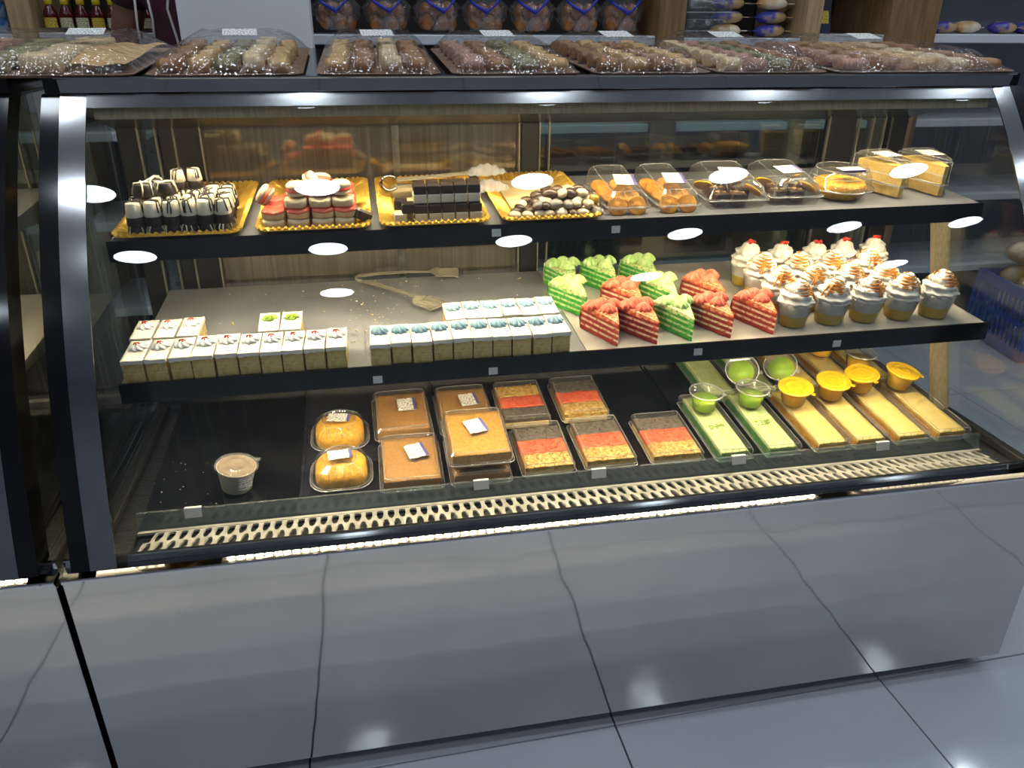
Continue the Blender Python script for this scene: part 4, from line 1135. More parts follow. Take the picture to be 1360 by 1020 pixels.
# ================================================================== DECK GOODS
# lidded tub
tub = [('tub_body', MB().lathe([(.0255, .0006), (.0265, .002), (.0335, .045), (.0350, .047)], 28).mesh('tub_body', 'whitetub')),
       ('pudding', MB().lathe([(.0340, .0475), (.0005, .0480)], 24, caps=False).mesh('pudding', 'browncream'), 'brown pudding under the lid'),
       ('tub_lid', MB().lathe([(.0365, .044), (.0385, .0465), (.0385, .0495), (.0365, .0520), (.0345, .0500), (.0200, .0500), (.0190, .0515), (.0170, .0515), (.0160, .0500), (.0005, .0500)], 32, caps=False).mesh('tub_lid', 'hazeplastic')),
       ('lid_tab', MB().box(.030, .042, .012, .020, .0490, .0505).mesh('lid_tab', 'hazeplastic')),
       ('paper_label', MB().grid(lambda u, v: (.0325 * math.cos(-1.45 + .95 * u) * (1 + .07 * (v - .5)), .0325 * math.sin(-1.45 + .95 * u) * (1 + .07 * (v - .5)), .012 + .030 * v), 10, 3).mesh('paper_label', print_label('tub_label', (206, 208, 210), (96, 98, 112), 420, 200, .5, 'Z')))]
put('lidded_tub', tub, on(DK, .226, .236, .1, .0035, 1.0, (.14, 'Y')), 'lidded milky plastic tub standing alone on the black tray', 'tub')

# rounded yellow boxes
for k, (x, y, la) in enumerate(((.418, .232, .1), (.415, .358, -.15))):
    put('rounded_cake_box', clam(.112, .108, .012, .052, r=.034, top=.56, lidm='plastic', label=(.0, .004, .044, .028, la)), on(DK, x, y, 0, .004), 'rounded clear box of yellow cake on the slate tray, %s of two' % ('front' if k == 0 else 'rear'), 'box', 'rounded yellow cake boxes')
    put('yellow_cake', [('cake_body', ringmesh([[(px * s, py * s, z) for px, py in rrect(.094, .090, .032, 5)] for s, z in ((.9, 0), (1, .008), (1.0, .026), (.9, .034), (.6, .0385), (.2, .040))], True, True, 'yellowcake', 'cake_body', True))], on(DK, x, y, 0, .0055), 'yellow crumbly cake in the %s rounded box' % ('front' if k == 0 else 'rear'), 'cake', 'yellow cakes in rounded boxes')

# flat tan boxes
def flat_box(name, x, y, w, d, dz, cakem, lab, clab, la, lx=.012):
    put(name, clam(w, d, .010, .036, r=.010, top=.86, lidm='plastic', label=(lx, .012, .038, .046, la)), on(DK, x, y, R.uniform(-.02, .02), dz), lab, 'box', 'flat crumb cake boxes')
    put('crumb_cake', [('cake_body', slab(w * .90, d * .91, .0, .027, 10, 12, .0006, R).mesh('cake_body', cakem))], on(DK, x, y, 0, dz + .0016), clab, 'cake', 'flat crumb cakes')
flat_box('flat_cake_box', .547, .237, .116, .152, .004, 'kraftcake', 'flat clear box of tan crumb cake beside the rounded boxes, front one', 'tan crumb cake in the front box beside the rounded boxes', .25)
flat_box('flat_cake_box', .541, .405, .116, .156, .004, 'kraftcake', 'flat clear box of tan crumb cake beside the rounded boxes, rear one', 'tan crumb cake in the rear box beside the rounded boxes', .02)
flat_box('flat_cake_box', .675, .235, .114, .150, .004, 'kraftcake', 'flat clear box of tan crumb cake underneath the golden one', 'tan crumb cake in the box underneath the golden one', .1)
flat_box('flat_cake_box', .672, .405, .114, .156, .004, 'kraftcake', 'flat clear box of tan crumb cake behind the stacked golden one', 'tan crumb cake in the box behind the stacked golden one', .1)
flat_box('flat_cake_box', .676, .243, .120, .158, .0435, 'goldcake', 'flat clear box of golden crumb cake stacked on a tan one', 'golden crumb cake in the topmost stacked box', .25, 0)

# three-stripe boxes
def stripe_box(x, y, w, d, order, pos):
    put('striped_cake_box', clam(w, d, .010, .034, r=.006, top=.88, lidm='plastic', label=None), on(DK, x, y, R.uniform(-.015, .015), .004), 'clear box with three-striped coral, brown and golden cake, ' + pos, 'box', 'clear striped cake boxes')
    t = thing('striped_cake', 'cake with coral, brown and golden stripes, ' + pos, 'cake', on(DK, x, y, 0, .0056), 'striped cakes in clear boxes')
    link('cake_base', MB().box(-w * .45, w * .45, -d * .455, d * .455, 0, .014, c=.001).mesh('cake_base', 'lemoncake'), t)
    n = {'n': ('golden_stripe', 'nuttop'), 'c': ('coral_stripe', 'coraltop'), 'b': ('brown_stripe', 'greybrown')}
    for k, c in enumerate(order):
        y0 = -d * .45 + k * d * .30; q = random.Random(k + int(x * 1000))
        mb = slab(w * .90, d * .30, .013, .0225, 12, 7, .0010, q)
        for _ in range(26):
            px, py, a = q.uniform(-w * .40, w * .40), q.uniform(-d * .125, d * .125), q.uniform(0, 3.1)
            mb.tube([(px, py, .0235), (px + .006 * math.cos(a), py + .006 * math.sin(a), .0245)], .0010, 4)
        mb.xf(Matrix.Translation((0, y0 + d * .15, 0)))
        link(n[c][0], mb.mesh(n[c][0], n[c][1]), t)
stripe_box(.806, .245, .104, .150, 'ncb', 'front row, beside the golden box')
stripe_box(.797, .412, .104, .148, 'bcn', 'rear row, behind the golden box end')
stripe_box(.929, .248, .104, .150, 'ncb', 'front row, middle of three')
stripe_box(.925, .414, .104, .148, 'ncb', 'rear row, before the empty black tray')
stripe_box(1.064, .244, .108, .150, 'ncb', 'front row, beside the green bars')

# long bars with sauce cups
def long_pack(x, y, L, top, side, lab, blab, group, w=.060, dress=0):
    t = put('bar_pack', clam(w + .020, L + .012, .010, .034, r=.005, top=.90, lidm='plastic', label=None), on(DK, x, y, 0, .004), lab, 'box', group)
    q = random.Random(int(x * 1000 + y * 100))
    mb = slab(w, L, .019, .0245, 8, 22, .0007, q, .001)
    parts = [('cake_body', MB().box(-w / 2, w / 2, -L / 2, L / 2, 0, .0195, c=.001).mesh('cake_body', side)), ('frosting', mb.mesh('frosting', top))]
    if dress:
        g = MB()
        for _ in range(26):
            g.ell(q.uniform(-w * .28, w * .28), -L * .06 + q.uniform(-.008, .008), .0250, .0026, .002, .0012, 6, 4)
        parts.append(('pistachio_topping', g.mesh('pistachio_topping', 'pistachio')))
    put('cake_bar', parts, on(DK, x, y, 0, .0055), blab, 'cake', 'frosted cake bars')
GB = 'clear packs of cake bars'
fxb = (1.178, 1.282, 1.390, 1.476, 1.570, 1.662)
for k, x in enumerate(fxb):
    g = k < 2
    long_pack(x, .268, .205, 'lightgreen' if g else 'butter', 'darkgreen' if g else 'amber',
              'clear pack of a %s bar, front row, %s from the striped boxes' % ('green frosted' if g else 'yellow frosted', ORD[k]),
              '%s cake bar, front row, %s from the striped boxes' % ('green frosted' if g else 'yellow frosted', ORD[k]), GB, .056 if g else .060, g)
for k, x in enumerate((1.245, 1.345, 1.450, 1.545, 1.640)):
    g = k < 2
    long_pack(x, .4690, .176, 'lightgreen' if g else 'butter', 'darkgreen' if g else 'amber',
              'clear pack of a %s bar, back row, %s from the empty tray' % ('green frosted' if g else 'yellow frosted', ORD[k]),
              '%s cake bar, back row, %s from the empty tray' % ('green frosted' if g else 'yellow frosted', ORD[k]), GB, .060)
def sauce(kind, lid):
    body = MB().lathe([(.0005, .0004), (.0195, .0004), (.0205, .0015), (.0275, .032), (.0295, .0330), (.0295, .0345)], 26, caps=False).mesh('cup_body', 'cupplastic')
    liq = MB().lathe([(.0190, .0012), (.0242 if not lid else .0268, .0205 if not lid else .0325), (.0005, .0206 if not lid else .0327)], 24).mesh('sauce', kind)
    if lid:
        ld = MB().lathe([(.0300, .0310), (.0315, .0330), (.0315, .0360), (.0295, .0378), (.0270, .0360), (.0200, .0360), (.0190, .0372), (.0165, .0372), (.0155, .0358), (.0090, .0358), (.0080, .0368), (.0060, .0368), (.0005, .0360)], 30, caps=False).mesh('cup_lid', lid)
    else:
        ld = MB().lathe([(.0300, .0320), (.0312, .0335), (.0312, .0360), (.0298, .0368), (.0280, .0352), (.0005, .0355)], 30, caps=False).mesh('cup_lid', 'plastic')
    rim = MB().tube([(.0308 * math.cos(2 * PI * i / 26), .0308 * math.sin(2 * PI * i / 26), .0352) for i in range(26)], .0013, 6, closed=True).mesh('lid_rim', 'yellowlid' if lid else 'ridge_highlight')
    return [('cup_body', body), ('sauce', liq), ('cup_lid', ld, None, [('lid_rim', rim)]), ('lid_tab', MB().box(.029, .038, -.004, .004, .0340, .0352).mesh('lid_tab', lid or 'hazeplastic'))]
gs = sauce('greensauce', None); ms = sauce('mangosauce', 'amberlid'); mo = sauce('mangosauce', None)
SC = [('g', 1.172, .310, 0, None, 'lime green sauce cup on the first green bar'), ('g', 1.278, .312, 0, None, 'lime green sauce cup on the second green bar, front row'),
      ('g', 1.290, .392, .004, (.75, 'X'), 'tilted lime green sauce cup behind the front green cups'), ('g', 1.392, .392, .004, (.75, 'X'), 'tilted lime green sauce cup behind the first mango cup'),
      ('m', 1.372, .300, 0, (.1, 'X'), 'mango sauce cup with yellow lid, front row, beside the green cups'), ('m', 1.466, .312, 0, (.1, 'X'), 'mango sauce cup with yellow lid, front row, second from the green cups'),
      ('m', 1.548, .330, 0, (.1, 'X'), 'mango sauce cup with yellow lid, front row, third from the green cups'), ('m', 1.640, .330, 0, (.12, 'Y'), 'mango sauce cup with yellow lid, front row, at the pale reflected post'),
      ('o', 1.602, .425, 0, None, 'mango sauce cup with clear lid standing in the back row'), ('o', 1.552, .500, 0, None, 'mango sauce cup with clear lid half hidden under the middle shelf')]
for k, (c, x, y, dz, tl, lab) in enumerate(SC):
    sc = 1.14
    put('sauce_cup', {'g': gs, 'm': ms, 'o': mo}[c], on(DK, x, y, R.uniform(-.6, .6) - 1.0, .0395 + dz + (.018 if tl and abs(tl[0]) > .5 else .003 if tl else 0), sc, tl), lab, 'sauce cup', 'sauce cups on the cake bars')
# specks on the black tray
mb = MB(); q = random.Random(5)
for k in range(26):
    x, y = q.uniform(.09, .20), q.uniform(.16, .34)
    s = q.uniform(.0005, .0012)
    mb.ell(x, y, DK[0] + DK[2] * (y - DK[1]) + .0015, s * 1.4, s, s * .7, 5, 4)
tag(link('tray_crumbs', mb.mesh('tray_crumbs', 'crumb')), 'white specks and crumbs on the black tray beside the lidded tub', 'crumbs', kind='stuff')

# ================================================================== WRAPPED TRAYS ON THE CASE TOP
TR = [(-.200, .158), (.172, .412), (.436, .640), (.656, .878), (.898, 1.116), (1.130, 1.345), (1.358, 1.735)]
logm = {}
for nm in ('gold', 'brown', 'cream', 'green', 'pink'):
    logm[nm] = MB().lathe([(.0075, -.5), (.0105, -.49), (.0115, -.3), (.0118, 0), (.0115, .3), (.0105, .49), (.0075, .5)], 14, fn=lambda a, t: 1 + .05 * math.cos(3 * a)).xf(Matrix.Rotation(PI / 2, 4, 'Y')).mesh('pastry_log', 'log_' + nm)
rollm = MB().lathe([(.009, -.5), (.0125, -.48), (.0138, -.3), (.0128, -.1), (.0138, .1), (.0128, .3), (.0125, .48), (.009, .5)], 16).xf(Matrix.Rotation(PI / 2, 4, 'Y')).mesh('pastry_roll', 'log_cream')
TC = ['pink green roll sheet', 'brown gold green roll gold', 'gold brown roll brown', 'pink brown green gold', 'brown gold brown gold', 'cream pink green brown', 'pink brown gold cream brown']
ZT = 1.1998
for ti, (a, b) in enumerate(TR):
    wn = ORD[ti] + ' wrapped tray from the neighbouring case'
    w_, d_ = b - a, .40
    cxx, cyy = (a + b) / 2, .525
    rot = Matrix.Rotation(.015 * math.sin(ti * 2.1), 4, 'Z')
    base = Matrix.Translation((cxx, cyy, ZT + .0648 * (cyy - .345))) @ Matrix.Rotation(.0648, 4, 'X') @ rot
    def o2(s, z): return [(x * s, y * s, z) for x, y in rrect(w_, d_, .015, 4)]
    q = random.Random(40 + ti)
    amp = .036 if ti < 6 else .034
    noise = [[q.uniform(-.0025, .0025) for _ in range(40)] for _ in range(40)]
    def dome(u, v):
        e = min(1.0, 5.5 * min(u, 1 - u)) ; g = min(1.0, 6 * min(v, 1 - v))
        h = (e ** .6) * (g ** .6) * (amp + .006 * v) + noise[int(u * 24)][int(v * 24)] * (e * g)
        return ((u - .5) * w_ * 1.01, (v - .5) * d_ * 1.01, .005 + h)
    parts = [('tray_board', ringmesh([o2(.95, .0004), o2(1.0, .006), o2(.99, .0065), o2(.93, .0025)], True, True, 'kraft', 'tray_board')),
             ('cellophane_wrap', MB().grid(dome, 24, 24, smooth=True).mesh('cellophane_wrap', 'cello')),
             ('price_sticker', MB().box(-.03, .03, -.022, .022, 0, .0006).xf(Matrix.Translation((w_ * (.02 if ti else .16), .04, amp + .012)) @ Matrix.Rotation(.1, 4, 'Z') @ Matrix.Rotation(.16, 4, 'X')).mesh('price_sticker', 'whitelabel'))]
    put('wrapped_pastry_tray', parts, base, 'cellophane wrapped brown tray of pastries on the case top, %s from the neighbouring case' % ORD[ti], 'tray', 'wrapped pastry trays')
    cols = TC[ti].split()
    nc = len(cols); x = -w_ / 2 + .014
    cw = (w_ - .030) / nc
    for ci, c in enumerate(cols):
        xc = x + cw * (ci + .5)
        if c == 'sheet':
            o = link('pastry_sheet', MB().grid(lambda u, v: ((u - .5) * cw * 1.0, (v - .5) * .34, .014 + .012 * math.sin(PI * v) * (1 - u * .7) + .002 * math.sin(9 * u + 7 * v)), 10, 14).mesh('pastry_sheet', 'log_gold'), None, base @ Matrix.Translation((xc, 0, .003)))
            tag(o, 'wide pale folded pastry sheet lying in the %s' % wn, 'pastry')
            continue
        nl = 9 if c == 'roll' else 6
        for k in range(nl):
            yk = -d_ / 2 + .040 + (d_ - .085) * k / (nl - 1)
            ln = cw * (.88 if c != 'roll' else .80)
            m = base @ Matrix.Translation((xc + R.uniform(-.002, .002), yk, .0148 if c != 'roll' else .0175)) @ Matrix.Rotation(R.uniform(-.22, .22), 4, 'Z') @ Matrix.Diagonal((ln * R.uniform(.86, 1.0), (1.0 if c == 'roll' else 1.75) * R.uniform(.92, 1.05), R.uniform(.86, 1.14), 1))
            o = link('pastry_roll' if c == 'roll' else 'pastry_log', rollm if c == 'roll' else logm[c], None, m)
            cn = {'gold': 'golden', 'brown': 'brown', 'cream': 'pale', 'green': 'pistachio', 'pink': 'rosy', 'roll': 'cream'}[c]
            tag(o, '%s pastry, %s column, %s from the front, %s' % (cn, ORD[ci], ORD[k], wn), 'pastry', 'pastries in the wrapped trays')

# ================================================================== BACKGROUND
su = thing('shelf_unit', 'wooden wall shelving with white boards along the back of the shop', 'shelf', Matrix.Translation((0, 0, 0)))
def BP(n, *b, m, lab=None): return link(n, MB().box(*b, c=.003).mesh(n, m), su, None, lab)
for a, b, z in ((-1.6, -.565, 1.235), (-.49, .34, 1.240), (.34, 1.59, 1.238), (1.70, 2.17, 1.232), (2.24, 2.52, 1.247), (2.735, 4.2, 1.249)):
    BP('shelf_board', a, b, 1.90, 2.30, z - .032, z, m='boardwhite')
    for zz in (.30, .62, .93, 1.60, 1.95):
        BP('shelf_board', a, b, 1.90, 2.30, zz - .03, zz, m='boardwhite')
for a, b, mm in ((-.562, -.492, 'wood'), (1.593, 1.695, 'wood2'), (2.173, 2.237, 'wood'), (2.523, 2.732, 'wood2'), (-1.68, -1.60, 'wood'), (4.2, 4.28, 'wood')):
    BP('shelf_post', a, b, 1.885, 2.30, 0.0, 2.3, m=mm)
for a, b, mm in ((-1.6, -.565, 'greypanel'), (-.49, .34, 'darkpanel'), (.34, 1.59, 'darkpanel'), (1.70, 2.17, 'darkpanel'), (2.24, 2.52, 'greypanel'), (2.735, 4.2, 'greypanel')):
    BP('back_panel', a, b, 2.30, 2.32, .02, 2.3, m=mm)
# white cabinet behind the trays
cb = thing('white_cabinet', 'tall plain white cabinet standing right behind the wrapped trays', 'cabinet', Matrix.Translation((.222, 1.36, 0)))
link('cabinet_body', MB().box(-.168, .168, -.06, .07, 0.06, 1.72, c=.002).mesh('cabinet_body', 'cabinet'), cb)
link('cabinet_plinth', MB().box(-.15, .15, -.04, .06, 0.0, .06).mesh('cabinet_plinth', 'rubber'), cb)
link('cabinet_top', MB().box(-.172, .172, -.064, .074, 1.72, 1.74, c=.002).mesh('cabinet_top', 'cabinet'), cb)
# bottles
btl = MB().lathe([(.026, .0005), (.029, .004), (.029, .075), (.026, .090), (.0125, .118), (.0115, .130)], 18)
def bottle(lm): return [('bottle_body', btl.mesh('bottle_body', 'sauce')), ('bottle_cap', MB().lathe([(.0150, .122), (.0160, .124), (.0160, .148), (.0140, .151)], 16).mesh('bottle_cap', 'capyellow')),
    ('bottle_label', MB().grid(lambda u, v: (.0296 * math.cos(-PI / 2 - 1.0 + 2.0 * u), .0296 * math.sin(-PI / 2 - 1.0 + 2.0 * u), .020 + .045 * v), 10, 2).mesh('bottle_label', lm))]
by_, bp_ = bottle('labelyellow'), bottle('labelpale')
for k in range(7):
    put('sauce_bottle', by_ if k in (0, 3, 5) else bp_, Matrix.Translation((-.452 + .0475 * k * 1.0, 1.935, 1.2405)) @ Matrix.Diagonal((.76, .76, .66, 1)), 'red sauce bottle with yellow cap, %s from the pale wood post' % ORD[k], 'bottle', 'red sauce bottles on the wall shelf')
can = [('can_body', MB().lathe([(.030, .0005), (.0325, .003), (.0325, .042), (.030, .045)], 22).mesh('can_body', 'bluecan')), ('can_lid', MB().lathe([(.030, .0445), (.031, .0462), (.028, .0455), (.0005, .0455)], 22, caps=False).mesh('can_lid', 'satin'))]
for k in range(2):
    for L in range(2):
        put('blue_can', can, Matrix.Translation((-.625 - .07 * k, 1.97, 1.2355 + .0466 * L)), 'small blue tin, %s of its stack, %s stack from the pale wood post' % (('bottom', 'top')[L], ORD[k]), 'can', 'blue tins on the wall shelf')
# bun bags
def bun_bag(seed):
    q = random.Random(seed)
    parts = []
    for k in range(11):
        a, h = q.uniform(0, 6.28), k // 6
        r_ = (.054 if k % 6 else 0) * (1 - .15 * h) * q.uniform(.9, 1.1)
        a = (k % 6) * 1.256 + h * .6
        parts.append(('bun', MB().ell(r_ * math.cos(a) * 1.15, r_ * math.sin(a) * .8, .028 + h * .042 + q.uniform(-.004, .006), q.uniform(.026, .032), .030, q.uniform(.024, .028), 12, 8).mesh('bun', 'bun')))
    def skin(u, v):
        a = 2 * PI * u; t = v
        rr = (.093 * math.sin(PI * min(.5, t * .9 + .12)) if t < .55 else .093 * (1 - (t - .55) / .45) ** .7 + .012)
        wob = 1 + .08 * math.sin(9 * a + 6 * t) + .05 * math.sin(17 * a - 9 * t)
        return (rr * wob * math.cos(a) * 1.06, rr * wob * math.sin(a) * .82, .002 + .135 * t)
    parts.append(('cellophane_bag', MB().grid(skin, 40, 14).mesh('cellophane_bag', 'bagcello')))
    parts.append(('blue_ribbon', MB().tube([(-.085, -.060, .112), (-.050, -.082, .090), (-.010, -.090, .072), (.005, -.090, .066), (.030, -.088, .080), (.065, -.074, .108), (.085, -.055, .122)], lambda t: .0035 + .0035 * abs(math.sin(5 * t)), 8).ell(.003, -.090, .068, .012, .008, .010, 8, 6).mesh('blue_ribbon', 'blueribbon')))
    def tail(u, v):
        s = (u - .5) * (.012 + .095 * v)
        return (s + .003, -.092 - .004 * math.sin(u * 30) - .006 * v, .066 - .058 * v)
    parts.append(('bag_tail', MB().grid(tail, 24, 6).mesh('bag_tail', 'bagcello')))
    return parts
bags = [bun_bag(s) for s in (1, 2, 3)]
for k, x in enumerate((.450, .625, .800, .975, 1.150, 1.325, 1.488)):
    put('bun_bag', bags[k % 3], Matrix.Translation((x, 2.02, 1.2450)) @ Matrix.Rotation(R.uniform(-.2, .2), 4, 'Z') @ Matrix.Diagonal((.77, .95, 1.0, 1)), 'clear bag of round buns tied with blue ribbon, %s from the white cabinet' % ORD[k], 'bun bag', 'bun bags on the wall shelf')
# packaged goods
pk = [[('wrapper', MB().ell(0, 0, .024, .062, .045, .024, 16, 8, jit=.05, rnd=R).mesh('wrapper', mm)), ('wrapper_fin', MB().box(-.078, -.055, -.028, .028, .022, .025).box(.055, .078, -.028, .028, .022, .025).mesh('wrapper_fin', mm))] for mm in ('pack_blue', 'pack_red', 'bread')]
for c, x in enumerate((1.905, 2.085)):
    for L in range(3):
        put('bread_pack', pk[0 if (c + L) % 3 else 2], Matrix.Translation((x, 2.0, 1.2325 + .047 * L)), 'wrapped bread roll pack, %s of the %s stack from the brown wood post' % (('bottom', 'middle', 'top')[L], ORD[c]), 'bread pack', 'wrapped bread packs on the wall shelf')
for k, x in enumerate((2.825, 2.96, 3.10, 3.24, 3.39, 3.55)):
    put('bread_pack', pk[(0, 2, 0, 0, 1, 0)[k]], Matrix.Translation((x, 1.985 + .03 * (k % 2), 1.2495)), 'wrapped bun pack lying beyond the wide wood column, %s from it' % ORD[k], 'bread pack', 'wrapped bread packs on the wall shelf')
put('navy_pouch', [('pouch_body', MB().add([(-.030, -.018, 0), (.030, -.018, 0), (.030, .018, 0), (-.030, .018, 0), (-.026, -.003, .085), (.026, -.003, .085), (.026, .003, .085), (-.026, .003, .085)], [(0, 3, 2, 1), (4, 5, 6, 7), (0, 1, 5, 4), (1, 2, 6, 5), (2, 3, 7, 6), (3, 0, 4, 7)]).mesh('pouch_body', 'pack_navy')),
    ('yellow_panel', MB().add([(-.020, -.0125, .036), (.020, -.0125, .036), (.017, -.0046, .080), (-.017, -.0046, .080)], [(0, 1, 2, 3)]).mesh('yellow_panel', 'labelyellow'))], Matrix.Translation((2.290, 1.97, 1.2475)), 'small navy pouch with yellow panel standing alone on the shelf', 'pouch')
# clear pastry boxes standing beside the brown post
cbx = clam(.19, .13, .02, .062, label=None, lidm='cello', basem='plastic')
for k, (x, y, z) in enumerate(((1.802, 1.985, 1.2322), (1.802, 1.985, 1.2952), )):
    put('pastry_box', cbx, Matrix.Translation((x, y, z)), 'crinkled clear pastry box beside the brown wood post, %s of two' % ('lower', 'upper')[k], 'box', 'crinkled clear pastry boxes')
# blue crate with bread beyond the end of the case
cr = thing('bread_crate', 'blue lattice plastic crate of bread standing on the floor beyond the case', 'crate', Matrix.Translation((3.46, 1.62, 0)) @ Matrix.Rotation(-.15, 4, 'Z'))
link('crate_floor', MB().box(-.30, .30, -.20, .20, .004, .016).mesh('crate_floor', 'bluecrate'), cr)
for nm, L, mtx in (('x', .60, Matrix.Translation((0, -.195, 0))), ('x', .60, Matrix.Translation((0, .195, 0))), ('y', .40, Matrix.Translation((-.295, 0, 0)) @ Matrix.Rotation(PI / 2, 4, 'Z')), ('y', .40, Matrix.Translation((.295, 0, 0)) @ Matrix.Rotation(PI / 2, 4, 'Z'))):
    mb = MB().box(-L / 2, L / 2, -.006, .006, .25, .295).box(-L / 2, L / 2, -.005, .005, .015, .05).box(-L / 2, L / 2, -.004, .004, .14, .160)
    n = int(L / .03)
    for k in range(n + 1):
        x = -L / 2 + L * k / n
        mb.box(x - .005, x + .005, -.004, .004, .05, .25)
    link('crate_wall', mb.xf(mtx).mesh('crate_wall', 'bluecrate'), cr)
bl = [('loaf', MB().ell(0, 0, .05, .10, .055, .05, 16, 9, jit=.03, rnd=R).mesh('loaf', 'bread')), ('clear_wrap', MB().ell(0, 0, .053, .108, .060, .053, 18, 9, jit=.05, rnd=R).mesh('clear_wrap', 'cello'))]
k = 0
for L in range(4):
    for i in range(2):
        for j in range(3):
            put('bread_loaf', bl, Matrix.Translation((3.46, 1.62, .017 + .106 * L)) @ Matrix.Rotation(-.15, 4, 'Z') @ Matrix.Translation((-.145 + .29 * i, -.125 + .125 * j, 0)) @ Matrix.Rotation(PI * .5 * 0, 4, 'Z'),
                'wrapped bread loaf in the blue crate, %s layer, %s row, %s file' % (ORD[L], ORD[j], ORD[i]), 'bread', 'wrapped loaves in the blue crate')

# ------------------------------------------------------------------ person behind the counter
def skin_obj(name, verts, edges, radii, mm, parent=None, sub=2, root=0):
    me = bpy.data.meshes.new(name)
    me.from_pydata(verts, edges, [])
    o = bpy.data.objects.new(name, me); COL.objects.link(o)
    if parent is not None: o.parent = parent
    md = o.modifiers.new('skin', 'SKIN')
    md.use_smooth_shade = True
    if not me.skin_vertices: me.skin_vertices.new()
    for i, r_ in enumerate(radii):
        me.skin_vertices[0].data[i].radius = r_ if isinstance(r_, tuple) else (r_, r_)
        me.skin_vertices[0].data[i].use_root = (i == root)
    ss = o.modifiers.new('sub', 'SUBSURF'); ss.levels = sub; ss.render_levels = sub
    me.materials.append(M[mm])
    return o
pr = thing('person', 'person in a maroon top with white cords standing behind the case', 'person', Matrix.Translation((.015, 1.745, 0)) @ Matrix.Rotation(PI, 4, 'Z'))
# local frame: +Y is the facing direction (turned towards the shop), x to the person's left
V = [(0, 0, .93), (0, .0, 1.10), (0, .0, 1.28), (0, -.01, 1.40), (0, -.005, 1.46), (0, .015, 1.52), (0, .02, 1.60), (0, .01, 1.68),
     (.16, -.01, 1.385), (.205, -.01, 1.24), (.222, .0, 1.10), (.225, .03, .96), (.222, .06, .85),
     (-.16, -.01, 1.385), (-.205, -.01, 1.24), (-.222, .0, 1.10), (-.225, .03, .96), (-.222, .06, .85),
     (.09, 0, .86), (.10, .02, .48), (.10, -.01, .09), (.105, .10, .035), (-.09, 0, .86), (-.10, .02, .48), (-.10, -.01, .09), (-.105, .10, .035)]
Ed = [(0, 1), (1, 2), (2, 3), (3, 4), (4, 5), (5, 6), (6, 7), (3, 8), (8, 9), (9, 10), (10, 11), (11, 12), (3, 13), (13, 14), (14, 15), (15, 16), (16, 17), (0, 18), (18, 19), (19, 20), (20, 21), (0, 22), (22, 23), (23, 24), (24, 25)]
Rd = [(.13, .10), (.12, .095), (.13, .10), (.09, .075), .052, (.065, .075), (.078, .095), (.055, .065), .056, .048, .042, .036, .028, .056, .048, .042, .036, .028, .085, .058, .042, .036, .085, .058, .042, .036]
body = skin_obj('body', V, Ed, Rd, 'skin', pr)
for s in (1, -1):
    base = Vector((0, 0, 0)); hm = Matrix.Translation((s * .222, .06, .85)) @ Matrix.Rotation(-1.45, 4, 'X')
    for k, (dx, dl, nm) in enumerate(((-.024, .070, 'finger'), (-.008, .080, 'finger'), (.008, .076, 'finger'), (.022, .062, 'finger'))):
        p0 = base + Vector((dx, .03, 0)); p1 = p0 + Vector((0, dl * .5, -.006)); p2 = p0 + Vector((0, dl * .85, -.026)); p3 = p0 + Vector((0, dl, -.045))
        skin_obj(nm, [hm @ q_ for q_ in (base, p0, p1, p2, p3)], [(0, 1), (1, 2), (2, 3), (3, 4)], [.014, .010, .009, .0085, .007], 'skin', pr, 1)
    p0 = base + Vector((-s * .020, .005, 0)); skin_obj('thumb', [hm @ q_ for q_ in (base, p0, p0 + Vector((-s * .022, .026, -.008)), p0 + Vector((-s * .026, .052, -.016)))], [(0, 1), (1, 2), (2, 3)], [.014, .012, .010, .008], 'skin', pr, 1)
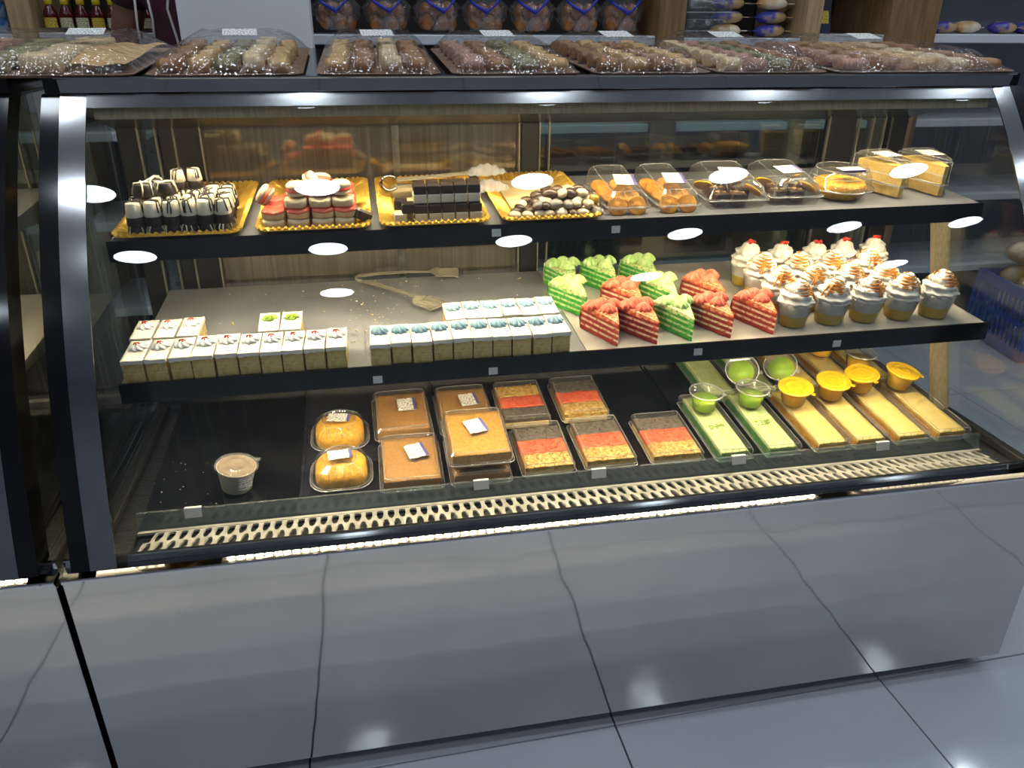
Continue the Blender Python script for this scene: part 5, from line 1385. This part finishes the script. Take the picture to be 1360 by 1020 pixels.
sv = [(0, 0, .90), (0, 0, 1.10), (0, 0, 1.28), (0, -.01, 1.40), (.17, -.01, 1.375), (.208, -.01, 1.300), (-.17, -.01, 1.375), (-.208, -.01, 1.300)]
shirt = skin_obj('shirt', sv, [(0, 1), (1, 2), (2, 3), (3, 4), (4, 5), (3, 6), (6, 7)], [(.155, .125), (.150, .120), (.155, .122), (.105, .092), .072, .068, .072, .068], 'shirt', pr)
for pts in ([(-.10, .118, 1.38), (-.095, .126, 1.30), (-.090, .126, 1.20)], [(-.045, .120, 1.38), (-.06, .128, 1.33), (-.03, .130, 1.28), (-.035, .130, 1.18)], [(.03, .124, 1.38), (.045, .130, 1.31), (.03, .132, 1.22), (.035, .130, 1.12)], [(.10, .118, 1.37), (.092, .126, 1.28), (.10, .124, 1.18)], [(.135, .104, 1.36), (.142, .106, 1.26), (.138, .104, 1.16)]):
    link('white_cord', MB().tube(pts, .0035, 8).mesh('white_cord', 'cord'), pr)
skin_obj('trousers', [(0, 0, .95), (.09, 0, .86), (.10, .02, .48), (.10, -.01, .10), (-.09, 0, .86), (-.10, .02, .48), (-.10, -.01, .10)], [(0, 1), (1, 2), (2, 3), (0, 4), (4, 5), (5, 6)], [(.145, .115), .098, .072, .062, .098, .072, .062], 'trouser', pr)
for s in (1, -1):
    link('shoe', MB().ell(s * .105, .06, .036, .048, .125, .036, 14, 8).mesh('shoe', 'shoe'), pr)
    link('eye', MB().ell(s * .030, .105, 1.605, .013, .008, .008, 10, 6).mesh('eye', 'eye'), pr)
    link('ear', MB().ell(s * .080, .015, 1.595, .010, .020, .032, 10, 8).mesh('ear', 'skin'), pr)
link('nose', MB().ell(0, .118, 1.578, .014, .018, .024, 10, 8).mesh('nose', 'skin'), pr)
link('mouth', MB().ell(0, .104, 1.540, .024, .010, .007, 12, 6).mesh('mouth', 'pack_red'), pr)
link('hair', MB().ell(0, -.012, 1.655, .090, .108, .082, 20, 12, jit=.02, rnd=R).mesh('hair', 'hair'), pr)
